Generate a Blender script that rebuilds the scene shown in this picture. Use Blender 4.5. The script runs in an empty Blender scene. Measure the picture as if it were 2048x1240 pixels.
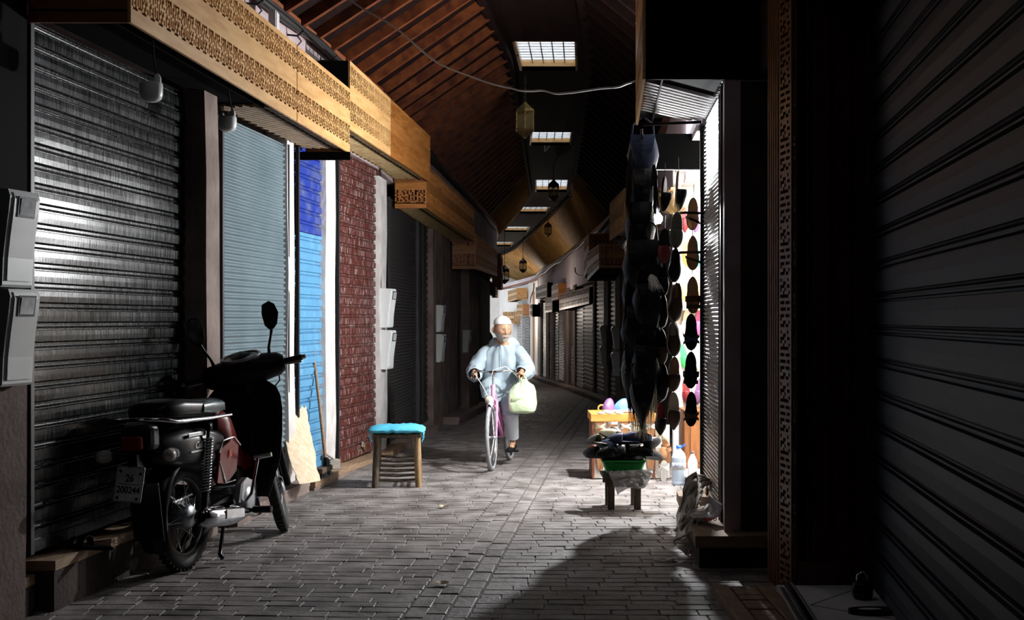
import bpy, bmesh, math, random
from mathutils import Vector, Matrix, Euler, noise
random.seed(7)
PI = math.pi
SC = bpy.context.scene
COL = SC.collection
F = 2500.0          # focal length in pixels of the 2048 wide frame
CZ = 1.5            # eye height
HY = 639.0          # horizon row

# ---------------------------------------------------------------- camera, sky, light, exposure
cd = bpy.data.cameras.new('camera'); cam = bpy.data.objects.new('camera', cd); COL.objects.link(cam)
cam.location = (0, 0, CZ); cam.rotation_euler = (PI/2, 0, 0)
cd.sensor_width = 36; cd.lens = 36*F/2048; cd.shift_y = (HY-620)/2048; cd.clip_start = .05; cd.clip_end = 300
SC.camera = cam
w = bpy.data.worlds.new('sky'); SC.world = w; w.use_nodes = True
wb = w.node_tree.nodes['Background']; wb.inputs[0].default_value = (.84, .92, 1, 1); wb.inputs[1].default_value = 2.2
SC.view_settings.view_transform = 'Standard'; SC.view_settings.look = 'None'
SC.view_settings.exposure = 0.0; SC.view_settings.gamma = 1.0; SC.view_settings.use_curve_mapping = False

LAMP = Vector((1.302, 11.2, 2.410))
def point_light(name, loc, power, size, col=(.96, .98, 1)):
    l = bpy.data.lights.new(name, 'POINT'); l.energy = power; l.shadow_soft_size = size; l.color = col
    o = bpy.data.objects.new(name, l); COL.objects.link(o); o.location = loc; return o
point_light('shop_bulb_light', LAMP, 600, .03)
point_light('shop_inside_light', (1.95, 11.0, 2.45), 130, .08)
point_light('far_fill_light', (.05, 47.5, 1.7), 110, .1, (1, .86, .70))  # warm fill added to brighten the far end of the alley
point_light('far_awning_fill', (.35, 35.5, 1.75), 45, .08, (1, .86, .74))  # unseen lamp added to light the far awnings and roof slats

# ---------------------------------------------------------------- plan of the alley
def interp(pts, t):
    if t <= pts[0][0]:
        a, b = pts[0], pts[1]
    elif t >= pts[-1][0]:
        a, b = pts[-2], pts[-1]
    else:
        for i in range(len(pts)-1):
            if pts[i][0] <= t <= pts[i+1][0]:
                a, b = pts[i], pts[i+1]; break
    return a[1] + (b[1]-a[1])*(t-a[0])/(b[0]-a[0])
WL = [(-6, -3.90), (6.37, -2.456), (12.2, -1.766), (13.94, -1.50), (18.7, -1.2), (25.1, -.64), (29, -.35), (33, -.5), (38, -1.1), (44, -1.75), (56, -3.3)]
WR = [(-6, .10), (3.94, 1.50), (6.9, 1.94), (7.6, 1.33), (7.92, 1.36), (9.57, 1.47), (13.5, 1.8), (17, 2.05), (22, 2.25), (28.9, 2.05), (36.9, 1.62), (43, 1.2), (49.3, .9), (52, .35), (57, -.75)]
CX = [(-6, -1.6), (4, -.5), (10, -.1), (16.2, .5), (23, .72), (30, .95), (35, .6), (41, .1), (47, -.42), (50, -.95), (57, -2.5)]
wl = lambda y: interp(WL, y)
wr = lambda y: interp(WR, y)
cx = lambda y: interp(CX, y)
def gz(y): return -.021*max(0.0, y-12.5)
def ridge(y): return 4.97-.021*max(0, y-12)
def eave(y): return 4.06-.028*max(0, y-12)
def P(px, py, y): return Vector(((px-1024)*y/F, y, CZ+(HY-py)*y/F))
def zat(py, y): return CZ+(HY-py)*y/F
def xat(px, y): return (px-1024)*y/F
def solve(fn, px, lo, hi):
    f = lambda y: 1024+F*fn(y)/y-px
    a = f(lo)
    for _ in range(50):
        m = (lo+hi)/2
        if (f(m) > 0) == (a > 0): lo = m
        else: hi = m
    return (lo+hi)/2
def left_at(px, off=0.0):
    y = solve(lambda t: wl(t)+off, px, 3, 27); return Vector((wl(y)+off, y, 0))
def right_at(px, off=0.0):
    y = solve(lambda t: wr(t)-off, px, 18, 54); return Vector((wr(y)-off, y, 0))

# ---------------------------------------------------------------- mesh helpers
class B:
    def __init__(s): s.v = []; s.f = []; s.sm = []
    def add(s, vs, fs, smooth=False):
        n = len(s.v); s.v += [tuple(v) for v in vs]
        for f in fs: s.f.append(tuple(i+n for i in f)); s.sm.append(smooth)
        return s
    def box(s, c, d, rot=None, bev=0.0, taper=1.0):
        hx, hy, hz = d[0]/2, d[1]/2, d[2]/2; c = Vector(c)
        if bev <= 0:
            vs = [Vector((x*hx*(taper if z > 0 else 1), y*hy*(taper if z > 0 else 1), z*hz)) for z in (-1, 1) for y in (-1, 1) for x in (-1, 1)]
            fs = [(0, 2, 3, 1), (4, 5, 7, 6), (0, 1, 5, 4), (2, 6, 7, 3), (0, 4, 6, 2), (1, 3, 7, 5)]
        else:
            bm = bmesh.new(); bmesh.ops.create_cube(bm, size=1)
            for q in bm.verts:
                t = taper if q.co.z > 0 else 1
                q.co = Vector((q.co.x*d[0]*t, q.co.y*d[1]*t, q.co.z*d[2]))
            bmesh.ops.bevel(bm, geom=bm.edges[:], offset=min(bev, min(d)*.45), segments=2, affect='EDGES', profile=.5)
            bm.verts.index_update()
            vs = [q.co.copy() for q in bm.verts]; fs = [tuple(x.index for x in f.verts) for f in bm.faces]; bm.free()
        if rot is not None: vs = [rot @ v for v in vs]
        return s.add([v+c for v in vs], fs)
    def seg(s, a, b, wd, th, up=Vector((0, 0, 1)), bev=0):        # bar from a to b
        a = Vector(a); b = Vector(b); y = (b-a); L = y.length
        if L < 1e-6: return s
        y.normalize(); x = y.cross(up)
        if x.length < 1e-4: x = y.cross(Vector((1, 0, 0)))
        x.normalize(); z = x.cross(y); m = Matrix((x, y, z)).transposed()
        return s.box((a+b)/2, (wd, L, th), m, bev)
    def loft(s, rings, closed=True, caps=True, smooth=True):
        n = len(rings[0]); vs = [p for r in rings for p in r]; fs = []
        for i in range(len(rings)-1):
            for j in range(n if closed else n-1):
                k = (j+1) % n; fs.append((i*n+j, i*n+k, (i+1)*n+k, (i+1)*n+j))
        s.add(vs, fs, smooth)
        if caps and closed:
            s.add(rings[0], [tuple(range(n))[::-1]]); s.add(rings[-1], [tuple(range(n))])
        return s
    def tube(s, pts, r, n=8, caps=True, sx=1.0):
        pts = [Vector(p) for p in pts]
        if not isinstance(r, (list, tuple)): r = [r]*len(pts)
        rings = []; prev = None
        for i, p in enumerate(pts):
            t = (pts[min(i+1, len(pts)-1)]-pts[max(i-1, 0)])
            if t.length < 1e-9: t = Vector((0, 0, 1))
            t.normalize()
            if prev is None:
                u = t.orthogonal().normalized()
                if abs(t.z) < .9: u = t.cross(Vector((0, 0, 1))).normalized()
            else:
                u = (prev-t*prev.dot(t)); u = u.normalized() if u.length > 1e-6 else t.orthogonal().normalized()
            prev = u; v = t.cross(u)
            rings.append([p+(u*math.cos(a)*sx+v*math.sin(a))*r[i] for a in (2*PI*k/n for k in range(n))])
        return s.loft(rings, caps=caps)
    def lathe(s, prof, c=(0, 0, 0), n=16, axis='Z', caps=True, sx=1, sy=1):
        c = Vector(c); rings = []
        for r, z in prof:
            ring = []
            for k in range(n):
                a = 2*PI*k/n; p = Vector((r*math.cos(a)*sx, r*math.sin(a)*sy, z))
                if axis == 'X': p = Vector((p.z, p.x, p.y))
                elif axis == 'Y': p = Vector((p.y, p.z, p.x))
                ring.append(c+p)
            rings.append(ring)
        return s.loft(rings, caps=caps)
    def ball(s, c, r, n=14, m=9, rot=None):
        if not isinstance(r, (tuple, list)): r = (r, r, r)
        c = Vector(c); rings = []
        for i in range(m+1):
            t = PI*i/m; ring = []
            for k in range(n):
                a = 2*PI*k/n
                p = Vector((math.sin(t)*math.cos(a)*r[0], math.sin(t)*math.sin(a)*r[1], -math.cos(t)*r[2]))
                if rot is not None: p = rot @ p
                ring.append(c+p)
            rings.append(ring)
        return s.loft(rings, caps=False)
    def torus(s, c, R, r, axis='X', n=40, m=10, sx=1.0):
        c = Vector(c); rings = []
        for i in range(n+1):
            a = 2*PI*i/n; ring = []
            for k in range(m):
                b = 2*PI*k/m; q = R+r*math.cos(b); h = r*sx*math.sin(b)
                p = Vector((h, q*math.cos(a), q*math.sin(a)))
                if axis == 'Y': p = Vector((p.y, p.x, p.z))
                if axis == 'Z': p = Vector((p.y, p.z, p.x))
                ring.append(c+p)
            rings.append(ring)
        return s.loft(rings, caps=False)
    def prism(s, poly, z0, z1, zf=None):
        n = len(poly)
        vs = [(x, y, (z0 if zf is None else z0+zf(x, y))) for x, y in poly]+[(x, y, (z1 if zf is None else z1+zf(x, y))) for x, y in poly]
        return s.add(vs, [tuple(range(n))[::-1], tuple(range(n, 2*n))]+[(i, (i+1) % n, n+(i+1) % n, n+i) for i in range(n)])
    def extrude(s, poly, d):                                       # poly: 3D loop, d: vector
        n = len(poly); d = Vector(d); p = [Vector(q) for q in poly]
        return s.add(p+[q+d for q in p], [tuple(range(n))[::-1], tuple(range(n, 2*n))]+[(i, (i+1) % n, n+(i+1) % n, n+i) for i in range(n)])
    def xf(s, m):
        s.v = [tuple(m @ Vector(v)) for v in s.v]; return s
    def join(s, o):
        n = len(s.v); s.v += o.v; s.f += [tuple(i+n for i in f) for f in o.f]; s.sm += o.sm; return s

def wmat(o):
    m = o.matrix_basis.copy()
    while o.parent: o = o.parent; m = o.matrix_basis @ m
    return m
def tag(o, label=None, cat=None, group=None, kind=None):
    if label: o['label'] = label
    if cat: o['category'] = cat
    if group: o['group'] = group
    if kind: o['kind'] = kind
    return o
def ob(name, b, m, parent=None, local=False, fix=True):
    me = bpy.data.meshes.new(name)
    vs = b.v
    if parent is not None and not local:
        iv = wmat(parent).inverted(); vs = [tuple(iv @ Vector(v)) for v in vs]
    me.from_pydata(vs, [], b.f); me.polygons.foreach_set('use_smooth', b.sm); me.update()
    if fix:
        bm = bmesh.new(); bm.from_mesh(me); bmesh.ops.recalc_face_normals(bm, faces=bm.faces); bm.to_mesh(me); bm.free()
    me.materials.append(m)
    o = bpy.data.objects.new(name, me); COL.objects.link(o)
    if parent is not None: o.parent = parent
    return o
def thing(name, label, cat, loc=(0, 0, 0), rot=(0, 0, 0), group=None, scale=1.0):
    o = bpy.data.objects.new(name, None); COL.objects.link(o); o.empty_display_size = .1
    o.location = loc; o.rotation_euler = rot; o.scale = (scale,)*3
    return tag(o, label, cat, group)
def struct(name, b, m, parent=None, fix=True):
    o = ob(name, b, m, parent, fix=fix)
    if parent is None: o['kind'] = 'structure'
    return o
def copytree(src, loc=None, rot=None, scale=None, label=None, group=None, parent=None):
    c = src.copy(); COL.objects.link(c)
    if parent is not None: c.parent = parent
    for ch in list(src.children): copytree(ch, parent=c)
    if loc is not None: c.location = loc
    if rot is not None: c.rotation_euler = rot
    if scale is not None: c.scale = (scale,)*3 if not isinstance(scale, tuple) else scale
    if label: c['label'] = label
    if group: c['group'] = group
    return c
def recolor(root, part, m):
    for ch in root.children:
        if ch.name.split('.')[0] == part:
            ch.data = ch.data.copy(); ch.data.materials.clear(); ch.data.materials.append(m)
def skin(verts, edges, rad, sub=2):
    me = bpy.data.meshes.new('tmp'); me.from_pydata(verts, edges, [])
    o = bpy.data.objects.new('tmp', me); COL.objects.link(o)
    o.modifiers.new('s', 'SKIN'); o.modifiers['s'].use_smooth_shade = True
    for i, r in enumerate(rad):
        d = me.skin_vertices[0].data[i]; d.radius = (r, r) if not isinstance(r, tuple) else r; d.use_root = (i == 0)
    if sub: q = o.modifiers.new('u', 'SUBSURF'); q.levels = sub; q.render_levels = sub
    dg = bpy.context.evaluated_depsgraph_get(); dg.update(); ev = o.evaluated_get(dg); m2 = bpy.data.meshes.new_from_object(ev)
    b = B(); b.add([v.co.copy() for v in m2.vertices], [tuple(p.vertices) for p in m2.polygons], True)
    bpy.data.objects.remove(o); bpy.data.meshes.remove(m2)
    return b
def text_mesh(txt, size, ext=.001, bold=False, shear=0):
    c = bpy.data.curves.new('txt', 'FONT'); c.body = txt; c.size = size; c.extrude = ext; c.align_x = 'CENTER'; c.align_y = 'CENTER'; c.shear = shear
    if bold: c.offset = size*.02
    o = bpy.data.objects.new('txt', c); COL.objects.link(o)
    dg = bpy.context.evaluated_depsgraph_get(); dg.update(); m2 = bpy.data.meshes.new_from_object(o.evaluated_get(dg))
    b = B(); b.add([v.co.copy() for v in m2.vertices], [tuple(p.vertices) for p in m2.polygons])
    bpy.data.objects.remove(o); bpy.data.meshes.remove(m2); return b

# ---------------------------------------------------------------- materials
MATS = {}
def mat(name, col, rough=.6, metal=0.0, col2=None, vs=6.0, lo=.35, hi=.65, stretch=(1, 1, 1), bump=0.0, bs=40.0, spec=.5, detail=6, rvar=0.0,
        trans=0.0, alpha=1.0, emit=None, es=0.0, ior=1.45, ramp3=None, bstretch=None, coat=0.0):
    if name in MATS: return MATS[name]
    m = bpy.data.materials.new(name); m.use_nodes = True; nt = m.node_tree; N = nt.nodes; L = nt.links
    p = N['Principled BSDF']
    p.inputs['Roughness'].default_value = rough; p.inputs['Metallic'].default_value = metal
    p.inputs['Specular IOR Level'].default_value = spec; p.inputs['IOR'].default_value = ior
    p.inputs['Transmission Weight'].default_value = trans; p.inputs['Alpha'].default_value = alpha
    p.inputs['Coat Weight'].default_value = coat; p.inputs['Coat Roughness'].default_value = .2
    if emit: p.inputs['Emission Color'].default_value = (*emit, 1); p.inputs['Emission Strength'].default_value = es
    p.inputs['Base Color'].default_value = (*col, 1)
    tc = N.new('ShaderNodeTexCoord'); mp = N.new('ShaderNodeMapping'); mp.inputs['Scale'].default_value = stretch
    L.new(tc.outputs['Object'], mp.inputs['Vector'])
    if col2 is not None:
        nz = N.new('ShaderNodeTexNoise'); nz.inputs['Scale'].default_value = vs; nz.inputs['Detail'].default_value = detail
        L.new(mp.outputs[0], nz.inputs['Vector'])
        cr = N.new('ShaderNodeValToRGB'); cr.color_ramp.elements[0].position = lo; cr.color_ramp.elements[1].position = hi
        cr.color_ramp.elements[0].color = (*col, 1); cr.color_ramp.elements[1].color = (*col2, 1)
        if ramp3: e = cr.color_ramp.elements.new(ramp3[0]); e.color = (*ramp3[1], 1)
        L.new(nz.outputs[0], cr.inputs[0]); L.new(cr.outputs[0], p.inputs['Base Color'])
        if rvar:
            mr = N.new('ShaderNodeMapRange'); mr.inputs[1].default_value = .3; mr.inputs[2].default_value = .7
            mr.inputs[3].default_value = max(.03, rough-rvar); mr.inputs[4].default_value = rough+rvar
            L.new(nz.outputs[0], mr.inputs[0]); L.new(mr.outputs[0], p.inputs['Roughness'])
    if bump:
        n2 = N.new('ShaderNodeTexNoise'); n2.inputs['Scale'].default_value = bs; n2.inputs['Detail'].default_value = 5
        m2 = N.new('ShaderNodeMapping'); m2.inputs['Scale'].default_value = bstretch or stretch
        L.new(tc.outputs['Object'], m2.inputs['Vector']); L.new(m2.outputs[0], n2.inputs['Vector'])
        bp = N.new('ShaderNodeBump'); bp.inputs['Strength'].default_value = bump; bp.inputs['Distance'].default_value = .01
        L.new(n2.outputs[0], bp.inputs['Height']); L.new(bp.outputs[0], p.inputs['Normal'])
    MATS[name] = m; return m
M = {}
M['stone'] = mat('paving stone', (.10, .086, .08), .62, col2=(.26, .235, .225), vs=4.5, lo=.36, hi=.66, bump=.7, bs=26, rvar=.12, spec=.35)
M['mortar'] = mat('mortar', (.085, .072, .066), .9, col2=(.14, .12, .11), vs=14, bump=.6, bs=50)
M['plaster'] = mat('plaster', (.14, .098, .084), .9, col2=(.24, .185, .165), vs=3, bump=.8, bs=22)
M['plaster_white'] = mat('whitewashed plaster', (.46, .43, .42), .85, col2=(.62, .59, .58), vs=5, bump=.6, bs=26)
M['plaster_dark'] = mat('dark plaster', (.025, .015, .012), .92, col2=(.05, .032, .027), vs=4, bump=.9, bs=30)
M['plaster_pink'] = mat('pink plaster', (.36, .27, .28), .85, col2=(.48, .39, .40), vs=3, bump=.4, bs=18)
M['plaster_pink_lit'] = mat('lit pink plaster', (.60, .50, .54), .85, col2=(.72, .62, .66), vs=3, bump=.4, bs=18)  # paler copy of the pink plaster, daylight put into its colour
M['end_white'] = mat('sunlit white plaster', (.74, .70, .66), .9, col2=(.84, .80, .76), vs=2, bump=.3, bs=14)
M['wood_light'] = mat('varnished pine', (.48, .25, .085), .42, col2=(.66, .40, .17), vs=3, stretch=(1.2, 1.2, 9), lo=.3, hi=.7, bump=.12, bs=30, coat=.15)
M['wood_orange'] = mat('orange varnished cedar', (.26, .085, .015), .4, col2=(.42, .17, .04), vs=3, stretch=(1.2, 1.2, 9), lo=.3, hi=.7, bump=.12, bs=30, coat=.15)
M['wood_red'] = mat('reddish stained wood', (.16, .045, .02), .5, col2=(.25, .08, .03), vs=4, stretch=(2, 2, 10), bump=.15)
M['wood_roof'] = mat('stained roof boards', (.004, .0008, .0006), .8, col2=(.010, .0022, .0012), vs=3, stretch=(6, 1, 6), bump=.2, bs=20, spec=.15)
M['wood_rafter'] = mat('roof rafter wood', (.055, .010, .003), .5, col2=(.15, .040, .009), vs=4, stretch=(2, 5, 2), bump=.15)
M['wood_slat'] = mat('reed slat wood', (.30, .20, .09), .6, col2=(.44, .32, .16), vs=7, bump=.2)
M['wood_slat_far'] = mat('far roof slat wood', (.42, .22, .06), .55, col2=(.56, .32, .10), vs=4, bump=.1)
M['wood_dark'] = mat('dark carved walnut', (.15, .055, .016), .42, col2=(.24, .09, .028), vs=5, stretch=(6, 6, 1), bump=.1, spec=.3)
M['wood_panel'] = mat('red brown panel', (.055, .014, .008), .45, col2=(.09, .026, .013), vs=3, stretch=(5, 5, 1), bump=.1)
M['wood_plank'] = mat('worn threshold plank', (.22, .14, .085), .75, col2=(.32, .21, .13), vs=8, stretch=(3, 1, 8), bump=.4, bs=30)
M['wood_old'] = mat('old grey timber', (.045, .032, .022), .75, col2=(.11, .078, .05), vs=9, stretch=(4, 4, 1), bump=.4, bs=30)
M['black'] = mat('black void', (.003, .003, .003), .9, spec=.05)
M['shut_black'] = mat('glossy black blue shutter paint', (.002, .0025, .003), .25, metal=.0, col2=(.007, .008, .010), vs=9, lo=.42, hi=.80, stretch=(7, 7, .6), bump=.07, bs=14, bstretch=(9, 9, 1.2), rvar=.07, spec=.25)
M['shut_grey'] = mat('grey blue galvanised shutter', (.11, .155, .18), .5, metal=.2, col2=(.15, .20, .225), vs=2.0, bump=.05)
M['shut_brown'] = mat('worn red brown shutter paint', (.075, .012, .009), .55, col2=(.34, .29, .27), vs=10, lo=.42, hi=.66, stretch=(5, 5, .9), bump=.2, ramp3=(.56, (.085, .022, .017)))
M['shut_dark'] = mat('dark grey shutter metal', (.03, .028, .028), .5, metal=.3, col2=(.075, .07, .07), vs=12, stretch=(3, 3, 1), bump=.1)
M['shut_far'] = mat('grey far shutter metal', (.20, .20, .205), .45, metal=.3, col2=(.32, .32, .32), vs=8, bump=.1)
M['shut_navy'] = mat('navy blue shutter paint', (.0025, .006, .018), .5, metal=.0, col2=(.005, .011, .030), vs=3, stretch=(2, 2, 1), bump=.08, bs=60)
M['steel'] = mat('bare galvanised steel', (.70, .70, .71), .34, metal=.8, col2=(.46, .45, .46), vs=10, stretch=(1, 1, 5), bump=.1)
M['rail'] = mat('steel guide rail', (.045, .045, .048), .5, metal=.5)
M['meter'] = mat('grey meter plastic', (.62, .64, .64), .4, col2=(.70, .72, .72), vs=3)
M['glass_dark'] = mat('meter window glass', (.62, .66, .70), .15, col2=(.30, .32, .36), vs=22, spec=.8)
M['bulb'] = mat('frosted bulb', (.75, .76, .76), .35)
M['cable'] = mat('black cable', (.018, .016, .016), .5)
M['cable_grey'] = mat('grey cable', (.30, .28, .27), .5)
M['chrome'] = mat('chrome', (.80, .82, .84), .14, metal=1.0, col2=(.55, .57, .6), vs=12, rvar=.06)
M['alu'] = mat('cast aluminium', (.45, .47, .50), .36, metal=.7, col2=(.32, .34, .36), vs=20, bump=.1)
M['blackmetal'] = mat('black enamel', (.004, .004, .005), .3, spec=.25)
M['plasticblk'] = mat('black plastic', (.005, .005, .006), .5, spec=.3)
M['tyre'] = mat('tyre rubber', (.014, .013, .013), .75, bump=.3, bs=80)
M['redpaint'] = mat('dark red paint', (.13, .004, .007), .25, coat=.4)
M['seat'] = mat('black vinyl', (.005, .006, .006), .36, spec=.25)
M['seatgrey'] = mat('grey vinyl', (.10, .13, .13), .3)
M['plate'] = mat('white number plate', (.82, .84, .86), .4, col2=(.50, .52, .54), vs=12)
M['ink'] = mat('black ink', (.01, .01, .01), .5)
M['orange_lens'] = mat('clear lamp lens', (.75, .7, .66), .12, trans=.5)
M['rubberblue'] = mat('blue cushion', (.06, .40, .55), .7, col2=(.10, .50, .66), vs=7, bump=.2)
M['cardboard'] = mat('pale plywood sheet', (.56, .43, .29), .8, col2=(.70, .57, .42), vs=4, stretch=(6, 6, 1), bump=.2)
M['robe'] = mat('pale blue wool', (.28, .35, .395), .85, col2=(.35, .42, .465), vs=14, bump=.2, bs=120)
M['robe_dark'] = mat('dark blue trim', (.12, .17, .21), .85)
M['skin'] = mat('weathered skin', (.36, .19, .11), .5, col2=(.45, .25, .15), vs=16, bump=.15, bs=60)
M['hair'] = mat('white beard', (.40, .35, .31), .85, bump=.8, bs=120)
M['cap'] = mat('white knitted cap', (.74, .73, .70), .85, bump=.5, bs=200)
M['trouser'] = mat('pale trouser cloth', (.52, .56, .62), .85, bump=.2, bs=60)
M['bag'] = mat('pale green plastic bag', (.50, .64, .38), .4, col2=(.66, .76, .54), vs=7, bump=.6, bs=18)
M['pink'] = mat('pink bicycle paint', (.62, .18, .42), .3, col2=(.70, .32, .52), vs=10)
M['leather'] = mat('brown leather', (.12, .06, .035), .45, bump=.2)
M['blk_leather'] = mat('black leather', (.004, .004, .0045), .34, bump=.3, bs=40, spec=.28)
M['green'] = mat('green plastic tub', (.01, .19, .035), .32)
M['film'] = mat('clear plastic film', (.62, .60, .60), .22, col2=(.42, .40, .40), vs=14, bump=1.0, bs=30, alpha=.62)
M['water'] = mat('clear bottle plastic', (.50, .60, .72), .1, alpha=.78, spec=.7, bump=.3, bs=14)
M['milky'] = mat('milky bottle', (.78, .76, .72), .3)
M['bluecap'] = mat('blue cap', (.03, .12, .62), .4)
M['sack'] = mat('beige sackcloth', (.30, .26, .215), .9, col2=(.42, .38, .33), vs=6, bump=.4, bs=60)
M['marble'] = mat('grey marble slab', (.66, .65, .66), .4, col2=(.78, .77, .78), vs=5, bump=.1)
M['alutrim'] = mat('aluminium edge trim', (.45, .48, .55), .35, metal=.7)
M['brass'] = mat('aged brass', (.25, .17, .06), .4, metal=.8, col2=(.45, .32, .12), vs=30)
M['pane'] = mat('skylight pane', (.85, .92, 1.0), .3, trans=1.0, alpha=.35)
M['cream'] = mat('cream leather', (.74, .66, .45), .6)
M['interior'] = mat('shop white wall', (.72, .70, .66), .8, col2=(.80, .78, .74), vs=3)
# ================================================================ FLOOR
fl = B()
gx = [-6+.5*i for i in range(33)]; gy = [-6, 0, 6, 12.5, 14, 17, 20, 24, 28, 32, 36, 40, 46, 52, 62]
vs = [(x, y, gz(y)-.008) for y in gy for x in gx]; n = len(gx)
fl.add(vs, [(j*n+i, j*n+i+1, (j+1)*n+i+1, (j+1)*n+i) for j in range(len(gy)-1) for i in range(n-1)])
floor = struct('floor', fl, M['mortar'])
pv = B(); rnd = random.Random(3)
def gutter(y): return .17+(y-12.05)*.0975          # centre line of the drain strip
def paver(cx_, cy_, lx, ly, ang):
    h = rnd.uniform(-.0028, .0018)+gz(cy_); tx = rnd.uniform(-.010, .010); ty = rnd.uniform(-.014, .008)
    ca, sa = math.cos(ang), math.sin(ang); bv = rnd.uniform(.003, .006); vs = []
    for s_, z in ((0, -.02), (0, -.004), (bv, 0.0)):
        for ux, uy in ((-1, -1), (1, -1), (1, 1), (-1, 1)):
            x = ux*(lx/2-s_)+rnd.uniform(-.003, .003)*(s_ == 0); y = uy*(ly/2-s_)+rnd.uniform(-.003, .003)*(s_ == 0)
            vs.append((cx_+x*ca-y*sa, cy_+x*sa+y*ca, h+z+x*tx+y*ty))
    fs = [(8, 9, 10, 11)]+[(a*4+i, a*4+(i+1) % 4, a*4+4+(i+1) % 4, a*4+4+i) for a in (0, 1) for i in range(4)]
    pv.add(vs, fs)
y = 5.0
while y < 34:
    row = .112 if y < 16 else .125; gap = .004 if y < 16 else .008
    g = gutter(y); xl, xr = wl(y)-.15, (wr(y) if y > 7.7 else 2.0)+.25
    for side in (-1, 1):
        x = g+side*.17; lim = xl if side < 0 else xr
        first = True
        while (x-lim)*side < 0:
            L = rnd.uniform(.10, .24) if first else rnd.uniform(.18, .25); first = False; xc = x+side*L/2
            wob = .03*math.sin(xc*1.3+y*.6)
            paver(xc, y-.02*(xc-g)+wob, L-gap, row-gap, -.02+.04*math.cos(xc*1.3+y*.6)+rnd.uniform(-.03, .03)); x += side*L
    y += row
y = 5.0
while y < 30:
    L = rnd.uniform(.2, .26)
    for k in (-1, 0, 1): paver(gutter(y)+k*.108, y+(.08 if k == 0 else 0), .102, L-.006, -.09+rnd.uniform(-.015, .015))
    y += L
struct('paving_stones', pv, M['stone'], floor, fix=False)

# ================================================================ WALLS
def poly_wall(fn, ys, off, z0, z1, th, sgn):
    b = B()
    for i in range(len(ys)-1):
        a, c = ys[i], ys[i+1]
        pts = [(fn(a)+off, a), (fn(c)+off, c), (fn(c)+off+sgn*th, c), (fn(a)+off+sgn*th, a)]
        vs = []
        for k, (x, y_) in enumerate(pts):
            yy = (a, c, c, a)[k]; vs.append((x, y_, z0(yy)))
        for k, (x, y_) in enumerate(pts):
            yy = (a, c, c, a)[k]; vs.append((x, y_, z1(yy)))
        b.add(vs, [(0, 1, 2, 3), (7, 6, 5, 4), (0, 4, 5, 1), (1, 5, 6, 2), (2, 6, 7, 3), (3, 7, 4, 0)])
    return b
LY = [-6, -2, 2, 4.4, 6.37, 8, 10, 12.2, 13.94, 16, 18.7, 22, 25.1, 29, 33, 38, 44, 50, 56]
wb_ = poly_wall(wl, LY[:-1], -.16, lambda y: -.8, lambda y: eave(y)+.25, .25, -1)
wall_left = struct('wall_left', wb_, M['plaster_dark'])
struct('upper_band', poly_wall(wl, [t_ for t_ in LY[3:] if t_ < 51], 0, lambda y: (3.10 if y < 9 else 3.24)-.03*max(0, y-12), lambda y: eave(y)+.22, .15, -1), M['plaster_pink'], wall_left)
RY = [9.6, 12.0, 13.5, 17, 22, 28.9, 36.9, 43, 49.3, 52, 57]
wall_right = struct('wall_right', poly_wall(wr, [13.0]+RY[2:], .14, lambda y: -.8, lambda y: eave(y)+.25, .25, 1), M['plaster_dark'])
struct('upper_band', poly_wall(wr, RY[1:], 0, lambda y: 2.86-.021*max(0, y-12), lambda y: eave(y)+.22, .13, 1), M['plaster_pink_lit'], wall_right)
# end of the alley: a sunlit white building with a dark arch on its left
we = B(); Y = 56.0
ax0, ax1, az = xat(934, Y), xat(987, Y), zat(655, Y)
gE = gz(Y)-.2
xc_, rw = (ax0+ax1)/2, (ax1-ax0)/2
archp = [(ax1, gE)]+[(xc_+rw*math.cos(t), az-rw+rw*math.sin(t)) for t in [PI*i/14 for i in range(15)]]+[(ax0, gE)]
outer = [(-6, gE), (-6, 5.6), (3.2, 5.6), (3.2, gE)]
pl = [(3.2, gE), (3.2, 5.6), (-6, 5.6), (-6, gE)]
loop = [(x, Y, z) for x, z in outer]+[(x, Y, z) for x, z in archp]
wend = B(); wend.extrude([(x, Y, z) for x, z in ([(-6, gE), (-6, 5.6), (xc_, 5.6)]+[(x, z) for x, z in archp[:0:-1] if x <= xc_+1e-6][::-1][:0]+[(xc_, az)]+[(x, z) for x, z in archp if x < xc_-1e-6])], (0, .3, 0))
wend.extrude([(x, Y, z) for x, z in ([(xc_, 5.6), (3.2, 5.6), (3.2, gE)]+[(x, z) for x, z in archp if x > xc_+1e-6]+[(xc_, az)])], (0, .3, 0))
wall_end = struct('wall_back', wend, M['end_white'])
struct('passage', B().box((xc_, Y+1.6, 1), (3, .1, 5)), M['black'], wall_end)
# behind the camera the covered alley simply goes on; a plain plastered wall closes it off
struct('wall_front', B().box((-1.5, -6.2, 2.2), (9, .3, 6)), M['plaster_dark'])

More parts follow.
